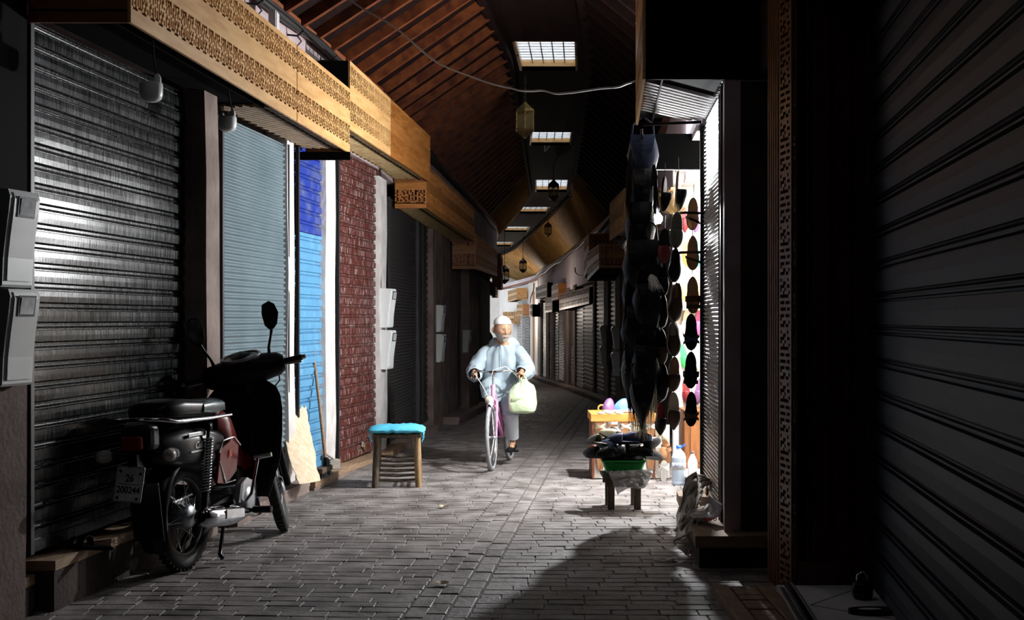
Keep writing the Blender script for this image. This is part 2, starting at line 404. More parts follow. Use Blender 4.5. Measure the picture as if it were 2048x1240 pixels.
# pillars between the shops on the left: (px from, px to, proud of wall, material, z top)
def pillar_left(pa, pb, off, m, ztop=3.1, name='pillar'):
    a, b_ = left_at(pa, off), left_at(pb, off); b = B(); zs = [gz(a.y)-.05, .5, 1.2, 1.9, 2.5, ztop]
    rr = random.Random(int(pa)); rings = []
    for z in zs:
        j = [rr.uniform(-.012, .012) for _ in range(4)]
        rings.append([(a.x+j[0], a.y+j[1], z), (b_.x+j[0], b_.y+j[2], z), (wl(b_.y)-.2, b_.y+j[2], z), (wl(a.y)-.2, a.y+j[1], z)])
    b.loft(rings, smooth=False)
    return struct(name, b, m, wall_left)
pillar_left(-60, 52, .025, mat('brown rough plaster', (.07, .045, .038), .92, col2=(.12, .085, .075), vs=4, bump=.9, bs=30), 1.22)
pp = left_at(30, .03); struct('dark_upper', B().prism([(wl(3.0)+.03, 3.0), (wl(6.28)+.03, 6.28), (wl(6.28)-.1, 6.28), (wl(3.0)-.1, 3.0)], 1.2, 3.2), mat('black upper wall', (.0025, .002, .002), .8, spec=.06), wall_left)  # upper part of the near pillar in black
pillar_left(411, 437, .13, M['plaster'])
pillar_left(576, 589, .03, M['plaster_white'])
pillar_left(652, 671, .03, M['plaster_white'])
pillar_left(759, 774, .03, M['plaster_white'])
pillar_left(838, 843, .02, M['rail'])
pillar_left(866, 884, .06, M['plaster'])
pillar_left(884, 917, -.03, M['plaster'])
pillar_left(938, 957, .10, M['plaster'])
pillar_left(957, 962, .02, M['plaster_dark'])

# ================================================================ ROOF
def rp(y, t):          # point on the roof: t -1 left eave, -.32 / .32 the flat ridge edges, 1 right eave
    L = Vector((wl(y)-.12, y, eave(y))); R = Vector((max(wr(y), 1.35) + .12, y, eave(y))); C = cx(y); H = ridge(y)
    hw = .52
    a = Vector((C-hw, y, H)); c = Vector((C+hw, y, H))
    if t < 0: return L.lerp(a, t+1)
    return c.lerp(R, t-1)
RYS = [-6, -2, 2, 4, 6, 7, 8, 9, 10, 12, 14, 16, 18, 20, 22, 24, 26, 28, 30, 32, 34, 36, 38, 40, 42, 44, 46, 48, 50, 52, 54, 57]
ceil = B()
for i in range(len(RYS)-1):
    a, c = RYS[i], RYS[i+1]
    for side in (0, 1):
        if side == 0 and a > 46.5: continue
        q = [rp(a, -1 if side == 0 else 1), rp(a, -1e-9 if side == 0 else 1), rp(c, -1e-9 if side == 0 else 1), rp(c, -1 if side == 0 else 1)]
        if side == 1: q = [rp(a, 2), rp(a, 1), rp(c, 1), rp(c, 2)]
        up = Vector((0, 0, .05))
        ceil.add(q+[p+up for p in q], [(0, 1, 2, 3), (7, 6, 5, 4), (0, 4, 5, 1), (1, 5, 6, 2), (2, 6, 7, 3), (3, 7, 4, 0)])
# flat ridge strip with skylight holes
SKY = [(0, 0, 0, 0, 0, 0)]*0+[(1029.5, 1149, 84, 1044, 1151, 141.5), (1065, 1143, 264.5, 1062, 1139, 291), (1073, 1136, 360, 1073, 1133, 384),
       (1046, 1100, 414, 1038, 1092, 427), (1013, 1059, 453.5, 1006, 1053, 464), (990, 1027, 484, 983, 1021, 492.5)]
holes = []
for (xa, xb, ya, xc, xd, yc) in SKY:
    def yy(py):
        lo, hi = 8, 60
        for _ in range(50):
            m_ = (lo+hi)/2
            if HY-(ridge(m_)-CZ)*F/m_ < py: lo = m_
            else: hi = m_
        return lo
    y0, y1 = yy(ya), yy(yc)
    holes.append((y0, y1, xat(xa, y0), xat(xb, y0), xat(xc, y1), xat(xd, y1)))
for (ya_, yb_) in ((10.1, 11.8), (4.4, 6.3)):          # two more of the same skylights overhead, outside the frame
    holes.append((ya_, yb_, cx(ya_)-.365, cx(ya_)+.365, cx(yb_)-.365, cx(yb_)+.365))
ys = sorted(set(RYS+[h[0] for h in holes]+[h[1] for h in holes]))
for i in range(len(ys)-1):
    a, c = ys[i], ys[i+1]; hole = None
    for h in holes:
        if a >= h[0]-1e-6 and c <= h[1]+1e-6: hole = h
    e = lambda y_, s_: cx(y_)+s_*.54
    def strip(x0a, x1a, x0c, x1c):
        za, zc = ridge(a), ridge(c)
        q = [Vector((x0a, a, za)), Vector((x1a, a, za)), Vector((x1c, c, zc)), Vector((x0c, c, zc))]; up = Vector((0, 0, .06))
        ceil.add(q+[p+up for p in q], [(0, 1, 2, 3), (7, 6, 5, 4), (0, 4, 5, 1), (1, 5, 6, 2), (2, 6, 7, 3), (3, 7, 4, 0)])
    if hole is None and a > 50.5: pass
    elif hole is None: strip(e(a, -1), e(a, 1), e(c, -1), e(c, 1))
    else:
        f_ = lambda y_, k: hole[k]+(hole[k+2]-hole[k])*(y_-hole[0])/(hole[1]-hole[0])
        strip(min(e(a, -1), f_(a, 2)-.02), f_(a, 2), min(e(c, -1), f_(c, 2)-.02), f_(c, 2)); strip(f_(a, 3), max(e(a, 1), f_(a, 3)+.02), f_(c, 3), max(e(c, 1), f_(c, 3)+.02))
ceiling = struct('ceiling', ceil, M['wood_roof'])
# rafters on both slopes (each one a part) and thin boarding grooves
y = 5.0; k = 0
while y < 27:
    for side in (-1, 1):
        if side < 0: p, q = rp(y, -1), rp(y-.15, -1e-9)
        else: p, q = rp(y, 2), rp(y-.15, 1)
        dn = Vector((0, 0, -.05))
        struct('rafter', B().seg(p+dn, q+dn, .06, .10), M['wood_rafter'] if side < 0 else M['wood_roof'], ceiling)  # right rafters take the near-black roof tone for shade
    y += .50
for side in (-1, 1):                                     # long purlins beside the ridge
    pts = [Vector((cx(yy_)+side*.52, yy_, ridge(yy_)-.05)) for yy_ in RYS[2:]]
    b = B()
    for i in range(len(pts)-1): b.seg(pts[i], pts[i+1], .09, .12)
    struct('purlin', b, M['wood_roof'], ceiling)
# close set slats on the far part of the roof, stuff one could hardly count
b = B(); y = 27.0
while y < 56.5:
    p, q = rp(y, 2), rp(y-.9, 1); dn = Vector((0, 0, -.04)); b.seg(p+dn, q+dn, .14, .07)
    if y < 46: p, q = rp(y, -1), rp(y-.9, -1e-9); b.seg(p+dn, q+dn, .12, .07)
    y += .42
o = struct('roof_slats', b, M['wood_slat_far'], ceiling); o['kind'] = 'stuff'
# skylights
for i, (y0, y1, xa, xb, xc, xd) in enumerate(holes):
    z0, z1 = ridge(y0), ridge(y1); h = .15
    fr = B(); P4 = [Vector((xa, y0, z0)), Vector((xb, y0, z0)), Vector((xd, y1, z1)), Vector((xc, y1, z1))]
    for j in range(4):
        a, c = P4[j], P4[(j+1) % 4]; up = Vector((0, 0, h)); mid = (P4[0]+P4[2])/2; out = ((a+c)/2-mid); out.z = 0; out = out.normalized()*.03
        fr.add([a, c, c+up, a+up, a+out, c+out, c+out+up, a+out+up], [(0, 1, 2, 3), (7, 6, 5, 4), (0, 4, 5, 1), (1, 5, 6, 2), (2, 6, 7, 3), (3, 7, 4, 0)])
    win = tag(ob('window_%d' % (i+1), fr, M['wood_light']), kind='structure')
    bars = B(); up = Vector((0, 0, h-.03))
    for t in range(1, 5):
        u = t/5; bars.seg(P4[0].lerp(P4[1], u)+up, P4[3].lerp(P4[2], u)+up, .016, .016)
    for t in range(1, 11):
        u = t/11; bars.seg(P4[0].lerp(P4[3], u)+up, P4[1].lerp(P4[2], u)+up, .03 if t % 2 else .014, .014)
    struct('grille', bars, M['steel'], win)
    gl = B(); gl.add([p+Vector((0, 0, h)) for p in P4]+[p+Vector((0, 0, h+.006)) for p in P4], [(0, 1, 2, 3), (7, 6, 5, 4), (0, 4, 5, 1), (1, 5, 6, 2), (2, 6, 7, 3), (3, 7, 4, 0)])
    struct('pane', gl, M['pane'], win)
# eave board hiding the wall head
for nm, fn, s_, ys_ in (('trim_1', wl, 1, [y_ for y_ in RYS if y_ >= 6]), ('trim_2', wr, -1, [y_ for y_ in RYS if y_ >= 10])):
    b = B(); pts = [Vector((fn(y_)+s_*.03, y_, eave(y_)+.02)) for y_ in ys_]
    for i in range(len(pts)-1): b.seg(pts[i], pts[i+1], .07, .09)
    struct(nm, b, M['wood_red'])

# ================================================================ LATTICE PANELS AND AWNINGS
T1 = ["##....####....##", "#.##.##...##.##.", "#.#..#.#.#.#..#.", "#.##.#.#.#.##.##", "#..#.#.#.#..#..#", "##.###.###.#.#.#",
      "#.##.###.#.#####", "#.##.#.#.#.##.#.", "##.#.#.#.##.#.##", "#.#..#.#..#.#..#", "#.#.#..##.#.##.#", "#......##......#"]
def lattice(A, Bp, z0, z1, z0b, z1b, nrm, rows, cell, thick=.018, m=None, name='fascia_panel', parent=None, seed=0):
    A = Vector((A[0], A[1], 0)); Bp = Vector((Bp[0], Bp[1], 0)); L = (Bp-A).length; nc = max(1, int(L/cell)); nrm = Vector(nrm)*(-thick)
    def pt(u, v, back): return Vector((A.x+(Bp.x-A.x)*u, A.y+(Bp.y-A.y)*u, (z0+(z0b-z0)*u)*(1-v)+(z1+(z1b-z1)*u)*v))+(nrm if back else Vector())
    b = B(); tot = sum(r[0] for r in rows); v = 0
    for h, kind in rows:
        dv = h/tot
        if kind == 's':
            q = [pt(0, v, 0), pt(1, v, 0), pt(1, v+dv, 0), pt(0, v+dv, 0)]; q2 = [pt(0, v, 1), pt(1, v, 1), pt(1, v+dv, 1), pt(0, v+dv, 1)]
            b.add(q+q2, [(0, 1, 2, 3), (7, 6, 5, 4), (0, 4, 5, 1), (1, 5, 6, 2), (2, 6, 7, 3), (3, 7, 4, 0)])
        else:
            R = 12
            for r in range(R):
                c = 0
                solid = lambda rr, cc: (0 <= rr < R and 0 <= cc < nc and T1[rr][(cc+seed) % 16] == '#')
                while c < nc:
                    if not solid(r, c): c += 1; continue
                    e = c
                    while e < nc and solid(r, e): e += 1
                    u0, u1, v0, v1 = (c+(.16 if c > 0 else 0))/nc, (e-(.16 if e < nc else 0))/nc, v+dv*r/R, v+dv*(r+1)/R
                    q = [pt(u0, v0, 0), pt(u1, v0, 0), pt(u1, v1, 0), pt(u0, v1, 0)]; q2 = [pt(u0, v0, 1), pt(u1, v0, 1), pt(u1, v1, 1), pt(u0, v1, 1)]
                    b.add(q+q2, [(0, 1, 2, 3), (0, 4, 5, 1), (1, 5, 6, 2), (2, 6, 7, 3), (3, 7, 4, 0)])
                    c = e
        v += dv
    return ob(name, b, m, parent, fix=False)
ROWS = [(.075, 's'), (.168, 'b'), (.135, 's'), (.160, 'b'), (.035, 's')]
def awning(label, A, Bp, zA, zB, side, wallfn, m, splits=(), cell=.0145, group=None, slats=True, slope=2.0, near_end=True, far_end=True, mats=None, endw=None, name='shop_awning', near_m=None, slat_m=None, cat='awning', slat_clip=None):
    """A, Bp: alley-side corners near and far; zA/zB: (bottom, top); side -1 left wall, +1 right wall"""
    A = Vector((A[0], A[1], 0)); Bp = Vector((Bp[0], Bp[1], 0)); root = thing(name, label, cat, (A.x, A.y, zA[0]), group=group)
    d = (Bp-A).normalized(); nr = Vector((d.y, -d.x, 0)); nr = nr if nr.x*side < 0 else -nr
    us = [0]+list(splits)+[1]
    for i in range(len(us)-1):
        u0, u1 = us[i], us[i+1]-(.004 if i < len(us)-2 else 0)
        a, c = A.lerp(Bp, u0), A.lerp(Bp, u1); z = lambda u, k: zA[k]+(zB[k]-zA[k])*u
        lattice(a, c, z(u0, 0), z(u0, 1), z(u1, 0), z(u1, 1), nr, ROWS, cell, m=(mats[i] if mats else m), parent=root, seed=i*3)
    bk = B(); ia, ib = A-nr*.12, Bp-nr*.12
    bk.add([(ia.x, ia.y, zA[0]+.02), (ib.x, ib.y, zB[0]+.02), (ib.x, ib.y, zB[1]-.02), (ia.x, ia.y, zA[1]-.02), (ia.x-nr.x*.01, ia.y, zA[0]+.02), (ib.x-nr.x*.01, ib.y, zB[0]+.02), (ib.x-nr.x*.01, ib.y, zB[1]-.02), (ia.x-nr.x*.01, ia.y, zA[1]-.02)],
           [(0, 1, 2, 3), (7, 6, 5, 4), (0, 4, 5, 1), (1, 5, 6, 2), (2, 6, 7, 3), (3, 7, 4, 0)])
    ob('void_backing', bk, M['black'], root)  # black board standing for the unlit void behind the lattice
    wx = lambda y_: wallfn(y_)-side*.02
    def endp(pt, zz, nm, mm, near):
        W = Vector((wx(pt.y) if endw is None else pt.x+side*endw, pt.y, 0)); n_ = (0, -1, 0) if near else (0, 1, 0)
        if mm is None: return
        if near_m == 'lattice' and near: lattice(pt, W, zz[0], zz[1], zz[0], zz[1], n_, ROWS, cell, m=mm, parent=root, name=nm); yo = .03
        else: yo = 0
        s_ = 1 if near else -1
        b = B(); q = [Vector((pt.x-nr.x*.02, pt.y+s_*yo, zz[0])), Vector((W.x, pt.y+s_*yo, zz[0])), Vector((W.x, pt.y+s_*yo, zz[1])), Vector((pt.x-nr.x*.02, pt.y+s_*yo, zz[1]))]
        b.extrude(q, (0, s_*.02, 0)); ob(nm if yo == 0 else 'end_board', b, mm if yo == 0 else M['wood_red'], root)
    endp(A, zA, 'end_panel', (m if near_m in (None, 'lattice') else near_m), True)
    if far_end: endp(Bp, zB, 'end_panel', M['wood_dark'], False)
    # soffit board and slats
    sb = B(); ys_ = [A.y+(Bp.y-A.y)*i/6 for i in range(7)]
    for i in range(6):
        q = []
        for yy_ in (ys_[i], ys_[i+1]):
            u = (yy_-A.y)/(Bp.y-A.y); zz = zA[0]+(zB[0]-zA[0])*u+.055; xf_ = A.x+(Bp.x-A.x)*u-nr.x*.02
            q.append(((xf_, yy_, zz), (wx(yy_) if endw is None else xf_+side*endw, yy_, zz)))
        sb.extrude([q[0][0], q[0][1], q[1][1], q[1][0]], (0, 0, .012))
    ob('soffit_board', sb, M['black'], root)
    if slats:
        b = B(); c0 = A.y-slope*1.0
        while c0 < Bp.y+.2:
            def atx(x, xw): return c0+slope*abs(x-xw)
            # iterate: wall end at y=c0, fascia end where |x-xw| grows toward alley
            pts = []
            n_ = 40
            for k in range(n_+1):
                # away from the wall -> nearer for both sides: going toward the wall is farther on the right, nearer on the left
                t = k/n_; yy_ = None
                w_ = .62*t
                yv = c0+(slope*w_ if side < 0 else -slope*w_)
                u = (yv-A.y)/(Bp.y-A.y)
                if u < .01 or u > .99 or (slat_clip and yv < slat_clip): continue
                xw = wx(yv); xf_ = A.x+(Bp.x-A.x)*u-nr.x*.02; x = xw-side*w_
                if (xf_-x)*side > 0: continue
                pts.append(Vector((x, yv, zA[0]+(zB[0]-zA[0])*u+.04)))
            if len(pts) > 2: b.seg(pts[0], pts[-1], (.036 if side < 0 else .030), .022)
            c0 += .15 if side < 0 else .10
        if slat_m is None: slat_m = M['wood_slat']
        ob('soffit_slats', b, slat_m, root)
    return root
AW = 'carved wooden awnings over the left shops'
awning('long pale carved wooden awning over the black and grey-blue shutters, nearest on the left', (-1.924, 6.31), (-1.46, 11.26), (3.0, 3.577), (3.0, 3.577), -1, wl, M['wood_light'], splits=(.64,), group=AW, near_m=M['wood_red'], slat_clip=9.0, slat_m=mat('shaded reed slats', (.13, .08, .04), .6, col2=(.20, .13, .07), vs=7))  # slats darkened in colour for the shade under this awning
awning('carved wooden awning half pale half orange over the brown shutter', (-1.464, 11.3), (-.98, 15.0), (3.22, 3.84), (3.15, 3.70), -1, wl, M['wood_light'], splits=(.44,), group=AW, mats=[M['wood_light'], M['wood_orange']], near_m=M['black'])
awning('orange carved awning with a visible end panel over the fine-ribbed dark shutter', (-1.03, 15.05), (-.615, 20.5), (2.84, 3.36), (2.78, 3.31), -1, wl, M['wood_orange'], splits=(.52,), cell=.02, group=AW, near_m='lattice', slats=True)
awning('small dark orange carved awning beyond the long ones, before the left bend', (-.60, 20.8), (-.30, 25.5), (2.34, 2.93), (2.38, 2.89), -1, wl, M['wood_orange'], splits=(.45,), cell=.03, group=AW, near_m='lattice', slats=False)
# stepped dark awnings where the alley bends
for lab, pa, pb, y_, y2, ya, yb in (('dark unlit awning in shadow just past the bend on the left', 1003, 1006, 27.5, 30, 507, 574),
                       ('dark unlit lower awning second past the bend on the left', 990, 996, 31, 33.5, 560, 592),
                       ('small reddish awning box low in the left bend before the white wall', 978, 968, 35, 37, 600, 619)):
    A = Vector((xat(pa, y_), y_, 0)); C = Vector((xat(pb, y2), y2, 0))
    awning(lab, A, C, (zat(yb, y_), zat(ya, y_)), (zat(yb, y_), zat(ya, y_)), -1, wl, M['wood_red'] if y_ < 34 else M['wood_orange'], cell=.05, group='small awnings past the left bend', slats=False)
# ---- right side
AR = 'carved wooden awnings over the right shops'
awning('carved wooden awning with its unlit end coloured black above the lit ribbed shutter, nearest on the right', (.80, 7.65), (.935, 9.45), (2.97, 4.05), (2.97, 4.05), 1, lambda y: 2.15 if y < 7.7 else wr(y)+.0, M['wood_light'], group=AR, near_m=M['black'], slope=1.3, slat_m=M['plaster_white'], cell=.02, far_end=False)  # near end panel coloured black for its unlit face
awning('short pale two-band carved awning beside the hanging black bags', (1.556, 17.3), (1.527, 19.6), (2.735, 3.32), (2.735, 3.32), 1, wr, M['wood_light'], group=AR, near_m='lattice', cell=.022, slat_m=M['plaster_white'], endw=.62)
for lab, pc, pt_, pb_, y_, pf, pft, pfb, y2, m_, ew in (
    ('orange carved awning box under the short pale one on the right', 1198, 489, 536, 22.0, 1174, 505, 562, 26, 'wood_orange', .75),
    ('reddish carved awning with a long side behind the orange box on the right', 1178, 467, 530, 25.5, 1168, 480, 556, 29.5, 'wood_orange', .9)):
    awning(lab, (xat(pc, y_), y_), (xat(pf, y2), y2), (zat(pb_, y_), zat(pt_, y_)), (zat(pfb, y2), zat(pft, y2)), 1, wr, M[m_], group=AR, near_m='lattice', cell=.035, slats=False, endw=ew)
def farbox(lab, pc, t, b_, y_, pf, ft, fb, y2, m_, ew, nm=None):
    awning(lab, (xat(pc, y_), y_), (xat(pf, y2), y2), (zat(b_, y_), zat(t, y_)), (zat(fb, y2), zat(ft, y2)), 1, wr, M[m_], group='small awnings along the far right wall', near_m=(M[nm] if nm else None), cell=.05, slats=False, endw=ew)
farbox('long brown carved awning, lowest of the far right row', 1178, 574, 607, 30.5, 1118.5, 589, 621, 34.5, 'wood_orange', .5, 'black')
farbox('brown awning with orange end panel above the long low one', 1116.4, 566.7, 598, 37, 1103, 572, 601.6, 39, 'wood_orange', .62)
farbox('pale-sided awning with a black end near the roof edge', 1093.6, 564.8, 594, 41, 1071, 575, 598, 43.5, 'wood_light', .45, 'black')
farbox('small carved awning with a black end below the others', 1104, 594.5, 623.5, 39.2, 1090, 596.5, 625.5, 40.8, 'wood_light', .3, 'black')
farbox('bright yellow plain wooden awning box at the far end', 1033.6, 575.8, 599, 50.4, 1015.4, 581.6, 604.2, 52.3, 'wood_light', .42)
farbox('low awning box with a black end and a pale side', 1064.6, 608.7, 633.5, 45.6, 1059, 608.7, 632, 46.6, 'plaster', .46, 'black')
farbox('low red-brown awning box with a pale side at the far end', 1045.2, 608.3, 631.6, 50.2, 1033, 609, 631, 51.6, 'wood_light', .30, 'wood_orange')
farbox('small yellow wooden box on the far wall behind the cyclist', 1028, 623, 648, 51.8, 1005.5, 623.5, 648, 53.2, 'wood_light', .30)
# ================================================================ SHUTTERS
def prof(style, pitch, z0, z1):
    pts = []; z = z0
    if style == 'wide': unit = [(0, -.010), (.03, .007), (.06, .009), (.34, .010), (.60, .009), (.63, .006), (.66, -.012), (.72, -.012), (.74, .003), (.79, .005), (.82, .003), (.84, -.012), (.97, -.012)]
    elif style == 'near': unit = [(0, 0), (.03, .012), (.4, .016), (.70, .012), (.73, -.012), (.78, -.012), (.81, .010), (.86, .010), (.88, -.010), (.93, -.010), (.96, .004), (.99, 0)]
    elif style == 'corr': unit = [(i/10, .0095*math.sin(2*PI*i/10)) for i in range(10)]
    else: unit = [(0, 0), (.15, .008), (.5, .010), (.8, .006), (.88, -.005), (.95, -.005)]
    while z < z1:
        for u, d in unit:
            if z+u*pitch <= z1: pts.append((z+u*pitch, d))
        z += pitch
    return pts
def shutter(label, a, b_, z0, z1, pitch, style, m, group=None, wob=.003, inward=None, lock=True, bar_m=None, m2=None, zsplit=None, rails=True, name='roller_shutter', nseg=8, seam=None):
    a = Vector((a[0], a[1], 0)); b_ = Vector((b_[0], b_[1], 0)); d = (b_-a).normalized(); n_ = Vector(inward) if inward else None
    nr = Vector((d.y, -d.x, 0))
    if nr.dot(n_) < 0: nr = -nr
    root = thing(name, label, 'shutter', ((a.x+b_.x)/2, (a.y+b_.y)/2, z0), group=group)
    def curtain(za, zb, mm, nm='slat_curtain', phase=0):
        bb = B(); pr = prof(style, pitch, za, zb); vs = []
        for i in range(nseg+1):
            p = a.lerp(b_, i/nseg)
            for z, dd in pr:
                wv = wob*noise.noise(Vector((p.x*3+z*2.1, p.y*1.3, z*4)))*2
                q = p+nr*(dd+wv); vs.append((q.x, q.y, z))
        k = len(pr)
        bb.add(vs, [(i*k+j, (i+1)*k+j, (i+1)*k+j+1, i*k+j+1) for i in range(nseg) for j in range(k-1)], style == 'corr')
        return ob(nm, bb, mm, root, fix=False)
    if zsplit: curtain(z0+.05, zsplit, m); curtain(zsplit, z1, m2, 'upper_curtain')
    else: curtain(z0+.05, z1, m)
    up = Vector((0, 0, 1))
    ob('bottom_bar', B().seg(a+up*(z0+.035)+nr*.005, b_+up*(z0+.035)+nr*.005, .025, .06), bar_m or m, root)
    if rails:
        for p, s_ in ((a, 1), (b_, -1)):
            q = p+d*s_*.01
            ob('guide_rail', B().seg(q+up*z0+nr*.016, q+up*(z1)+nr*.016, .03, .035, up=d), M['rail'], root)
    if lock:
        c = a.lerp(b_, .55)+nr*.02
        k = ob('latch', B().box((c.x, c.y, z0+.11), (.02, .09, .05), bev=.004), M['steel'], root)
        ob('padlock', B().box((c.x+nr.x*.02, c.y, z0+.075), (.02, .045, .05), bev=.005).torus((c.x+nr.x*.02, c.y, z0+.105), .016, .004, 'X', 14, 6), M['brass'], k)
    return root
IN = (1, -.1, 0)
def lsh(label, pa, pb, off, z0, z1, *r, **k):
    return shutter(label, left_at(pa, off)[:2], left_at(pb, off)[:2], z0, z1, *r, inward=IN, **k)
GL = 'closed shutters of the left shops'
lsh('wide glossy black shutter with broad slats behind the motorcycle', 52, 374, -.02, .30, 3.05, .103, 'wide', M['shut_black'], group=GL, lock=False, wob=.004, nseg=20)
lsh('grey-blue finely corrugated metal shutter between the black and the blue ones', 438, 572, .0, .12, 3.0, .048, 'corr', M['shut_grey'], group=GL, lock=False, wob=.004)
M['shut_sky'] = mat('worn light blue shutter paint', (.08, .24, .42), .45, col2=(.14, .33, .50), vs=4, bump=.15, bs=30, ramp3=(.60, (.10, .28, .46)), stretch=(2, 2, 1))
M['shut_royal'] = mat('worn royal blue shutter paint', (.010, .032, .26), .5, col2=(.09, .11, .20), vs=5, lo=.45, hi=.72, bump=.15, bs=30)
lsh('narrow two-tone blue shutter, royal blue above and sky blue below', 591, 650, -.02, .10, 3.16, .105, 'wide', M['shut_sky'], group=GL, m2=M['shut_royal'], zsplit=2.29, wob=.006, lock=False)
lsh('worn red-brown shutter with pale scuffed slats behind the stool', 672, 757, -.01, .06, 3.2, .103, 'wide', M['shut_brown'], group=GL, wob=.005)
lsh('dark shutter with very fine ribs right of the two white meter boxes', 775, 837, -.02, .04, 2.95, .040, 'corr', M['shut_dark'], group=GL, lock=False)
lsh('narrow dark wide-slatted shutter left of the bare plaster pillar', 843, 866, -.03, .02, 2.9, .10, 'wide', M['shut_dark'], group=GL, lock=False)
lsh('narrow fine-ribbed dark shutter just before the last left pillar', 918, 937, -.05, -.05, 2.5, .045, 'corr', M['shut_dark'], group=GL, lock=False)
# lintel board hung below awning one
struct('lintel_board', B().box((-1.70, 11.20, 2.965), (.50, .05, .07)), M['black'], wall_left)

# ---- near right shop: deep recess, navy shutter, wood panel, carved frame
shutter('large near navy blue shutter with broad slats filling the right side', (1.30, 1.8), (1.943, 6.70), .075, 3.6, .168, 'near', M['shut_navy'], inward=(-1, .13, 0), lock=False, wob=.002, nseg=12)
wn = B(); wn.prism([(1.33, 1.6), (2.02, 6.90), (2.4, 6.90), (2.4, 1.6)], -.1, 4.3)
wn.prism([(.75, -6), (1.33, 1.8), (2.4, 1.8), (2.4, -6)], -.1, 4.3)
wn.prism([(1.36, 1.5), (1.30, 6.74), (2.4, 6.74), (2.4, 1.5)], 3.55, 4.3)
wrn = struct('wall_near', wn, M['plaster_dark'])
wp = B(); wp.box((1.76, 6.80, 2.0), (.44, .06, 4.0))
for k in range(4): wp.box((1.60+.11*k, 6.765, 2.0), (.012, .012, 3.9))
wp.box((1.76, 6.762, .12), (.42, .014, .14), bev=.004)
panel = ob('wooden_side_panel', wp, M['wood_panel']); tag(panel, 'plain dark red-brown wooden panel beside the navy shutter', 'wood panel')
# carved frame: reeded moulding + openwork strip on its alley side
fr = thing('carved_door_frame', 'tall carved brown wooden door frame with reeded moulding at the near right shop', 'door frame', (1.52, 7.0, 0))
post = B(); post.prism([(1.505, 7.20), (1.545, 6.77), (1.62, 6.77), (1.62, 7.20)], .0, 4.2)
ob('post', post, M['wood_dark'], fr)
b = B()
for k in range(5):
    t = k/4; b.tube([(1.492+.008*t, 7.20-.05*k, .0), (1.492+.008*t, 7.20-.05*k, 4.2)], .019, 8)
ob('reeded_moulding', b, M['wood_dark'], fr)
A_, C_ = (1.507, 6.98), (1.534, 6.80)
# vertical lattice strip: columns run up, build with rows along z by swapping
b = B(); Hh = 4.2; nr_ = int(Hh/.018); ncl = 9
dn = Vector((C_[1]-A_[1], -(C_[0]-A_[0]), 0)).normalized()
if dn.x > 0: dn = -dn
for r in range(nr_):
    row = [T1[c_+1][r % 16] for c_ in range(9)]
    c = 0
    while c < ncl:
        if row[c] != '#' and 0 < c < ncl-1: c += 1; continue
        e = c+1
        while e < ncl and (row[e] == '#' or e == ncl-1): e += 1
        u0, u1 = c/ncl, e/ncl; z0, z1 = r*.018, (r+1)*.018
        f = lambda u, z, k: Vector((A_[0]+(C_[0]-A_[0])*u, A_[1]+(C_[1]-A_[1])*u, z))+dn*(.016 if k == 0 else .002)
        q = [f(u0, z0, 0), f(u1, z0, 0), f(u1, z1, 0), f(u0, z1, 0)]; q2 = [f(u0, z0, 1), f(u1, z0, 1), f(u1, z1, 1), f(u0, z1, 1)]
        b.add(q+q2, [(0, 1, 2, 3), (0, 4, 5, 1), (1, 5, 6, 2), (2, 6, 7, 3), (3, 7, 4, 0)]); c = e
ob('carved_strip', b, M['wood_dark'], fr, fix=False)
# plaster piece above, and the dark recess between the frame and the ribbed shutter
b = B(); b.prism([(1.36, 7.66), (1.34, 8.12), (2.4, 8.12), (2.4, 7.66)], -.1, 2.96); b.prism([(1.62, 6.9), (1.66, 7.66), (2.4, 7.66), (2.4, 6.9)], -.1, 4.3)
b.prism([(1.50, 7.22), (1.60, 7.22), (1.66, 7.66), (1.52, 7.66)], 3.0, 4.2)
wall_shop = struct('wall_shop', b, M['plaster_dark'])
pk = B(); pk.prism([(1.300, 7.655), (1.350, 8.0), (1.40, 8.0), (1.40, 7.655)], .19, 2.97)
struct('pillar', pk, M['plaster_pink'], wall_shop)
# marble step with its zigzag tile face
st = thing('marble_step', 'low grey marble step with zigzag tile edge before the navy shutter', 'step', (1.7, 6.3, 0))
def mx(y_): return 1.525+(y_-6.75)*.088
ob('slab', B().prism([(mx(6.75), 6.75), (mx(3.6), 3.6), (1.53, 3.6), (1.94, 6.75)], .02, .065), M['marble'], st)
ob('metal_edge', B().tube([(mx(6.77)-.012, 6.77, .062), (mx(3.6)-.012, 3.6, .062)], .014, 10), M['alutrim'], st)
ob('black_edge', B().prism([(mx(6.8)-.045, 6.8), (mx(3.6)-.045, 3.6), (mx(3.6)-.02, 3.6), (mx(6.8)-.02, 6.8)], .0, .075), M['blackmetal'], st)
ob('tile_strip', B().prism([(mx(6.85)-.085, 6.85), (mx(3.6)-.10, 3.6), (mx(3.6)-.045, 3.6), (mx(6.85)-.045, 6.85)], -.01, .045), M['plaster_white'], st)
z_ = B(); y_ = 6.80
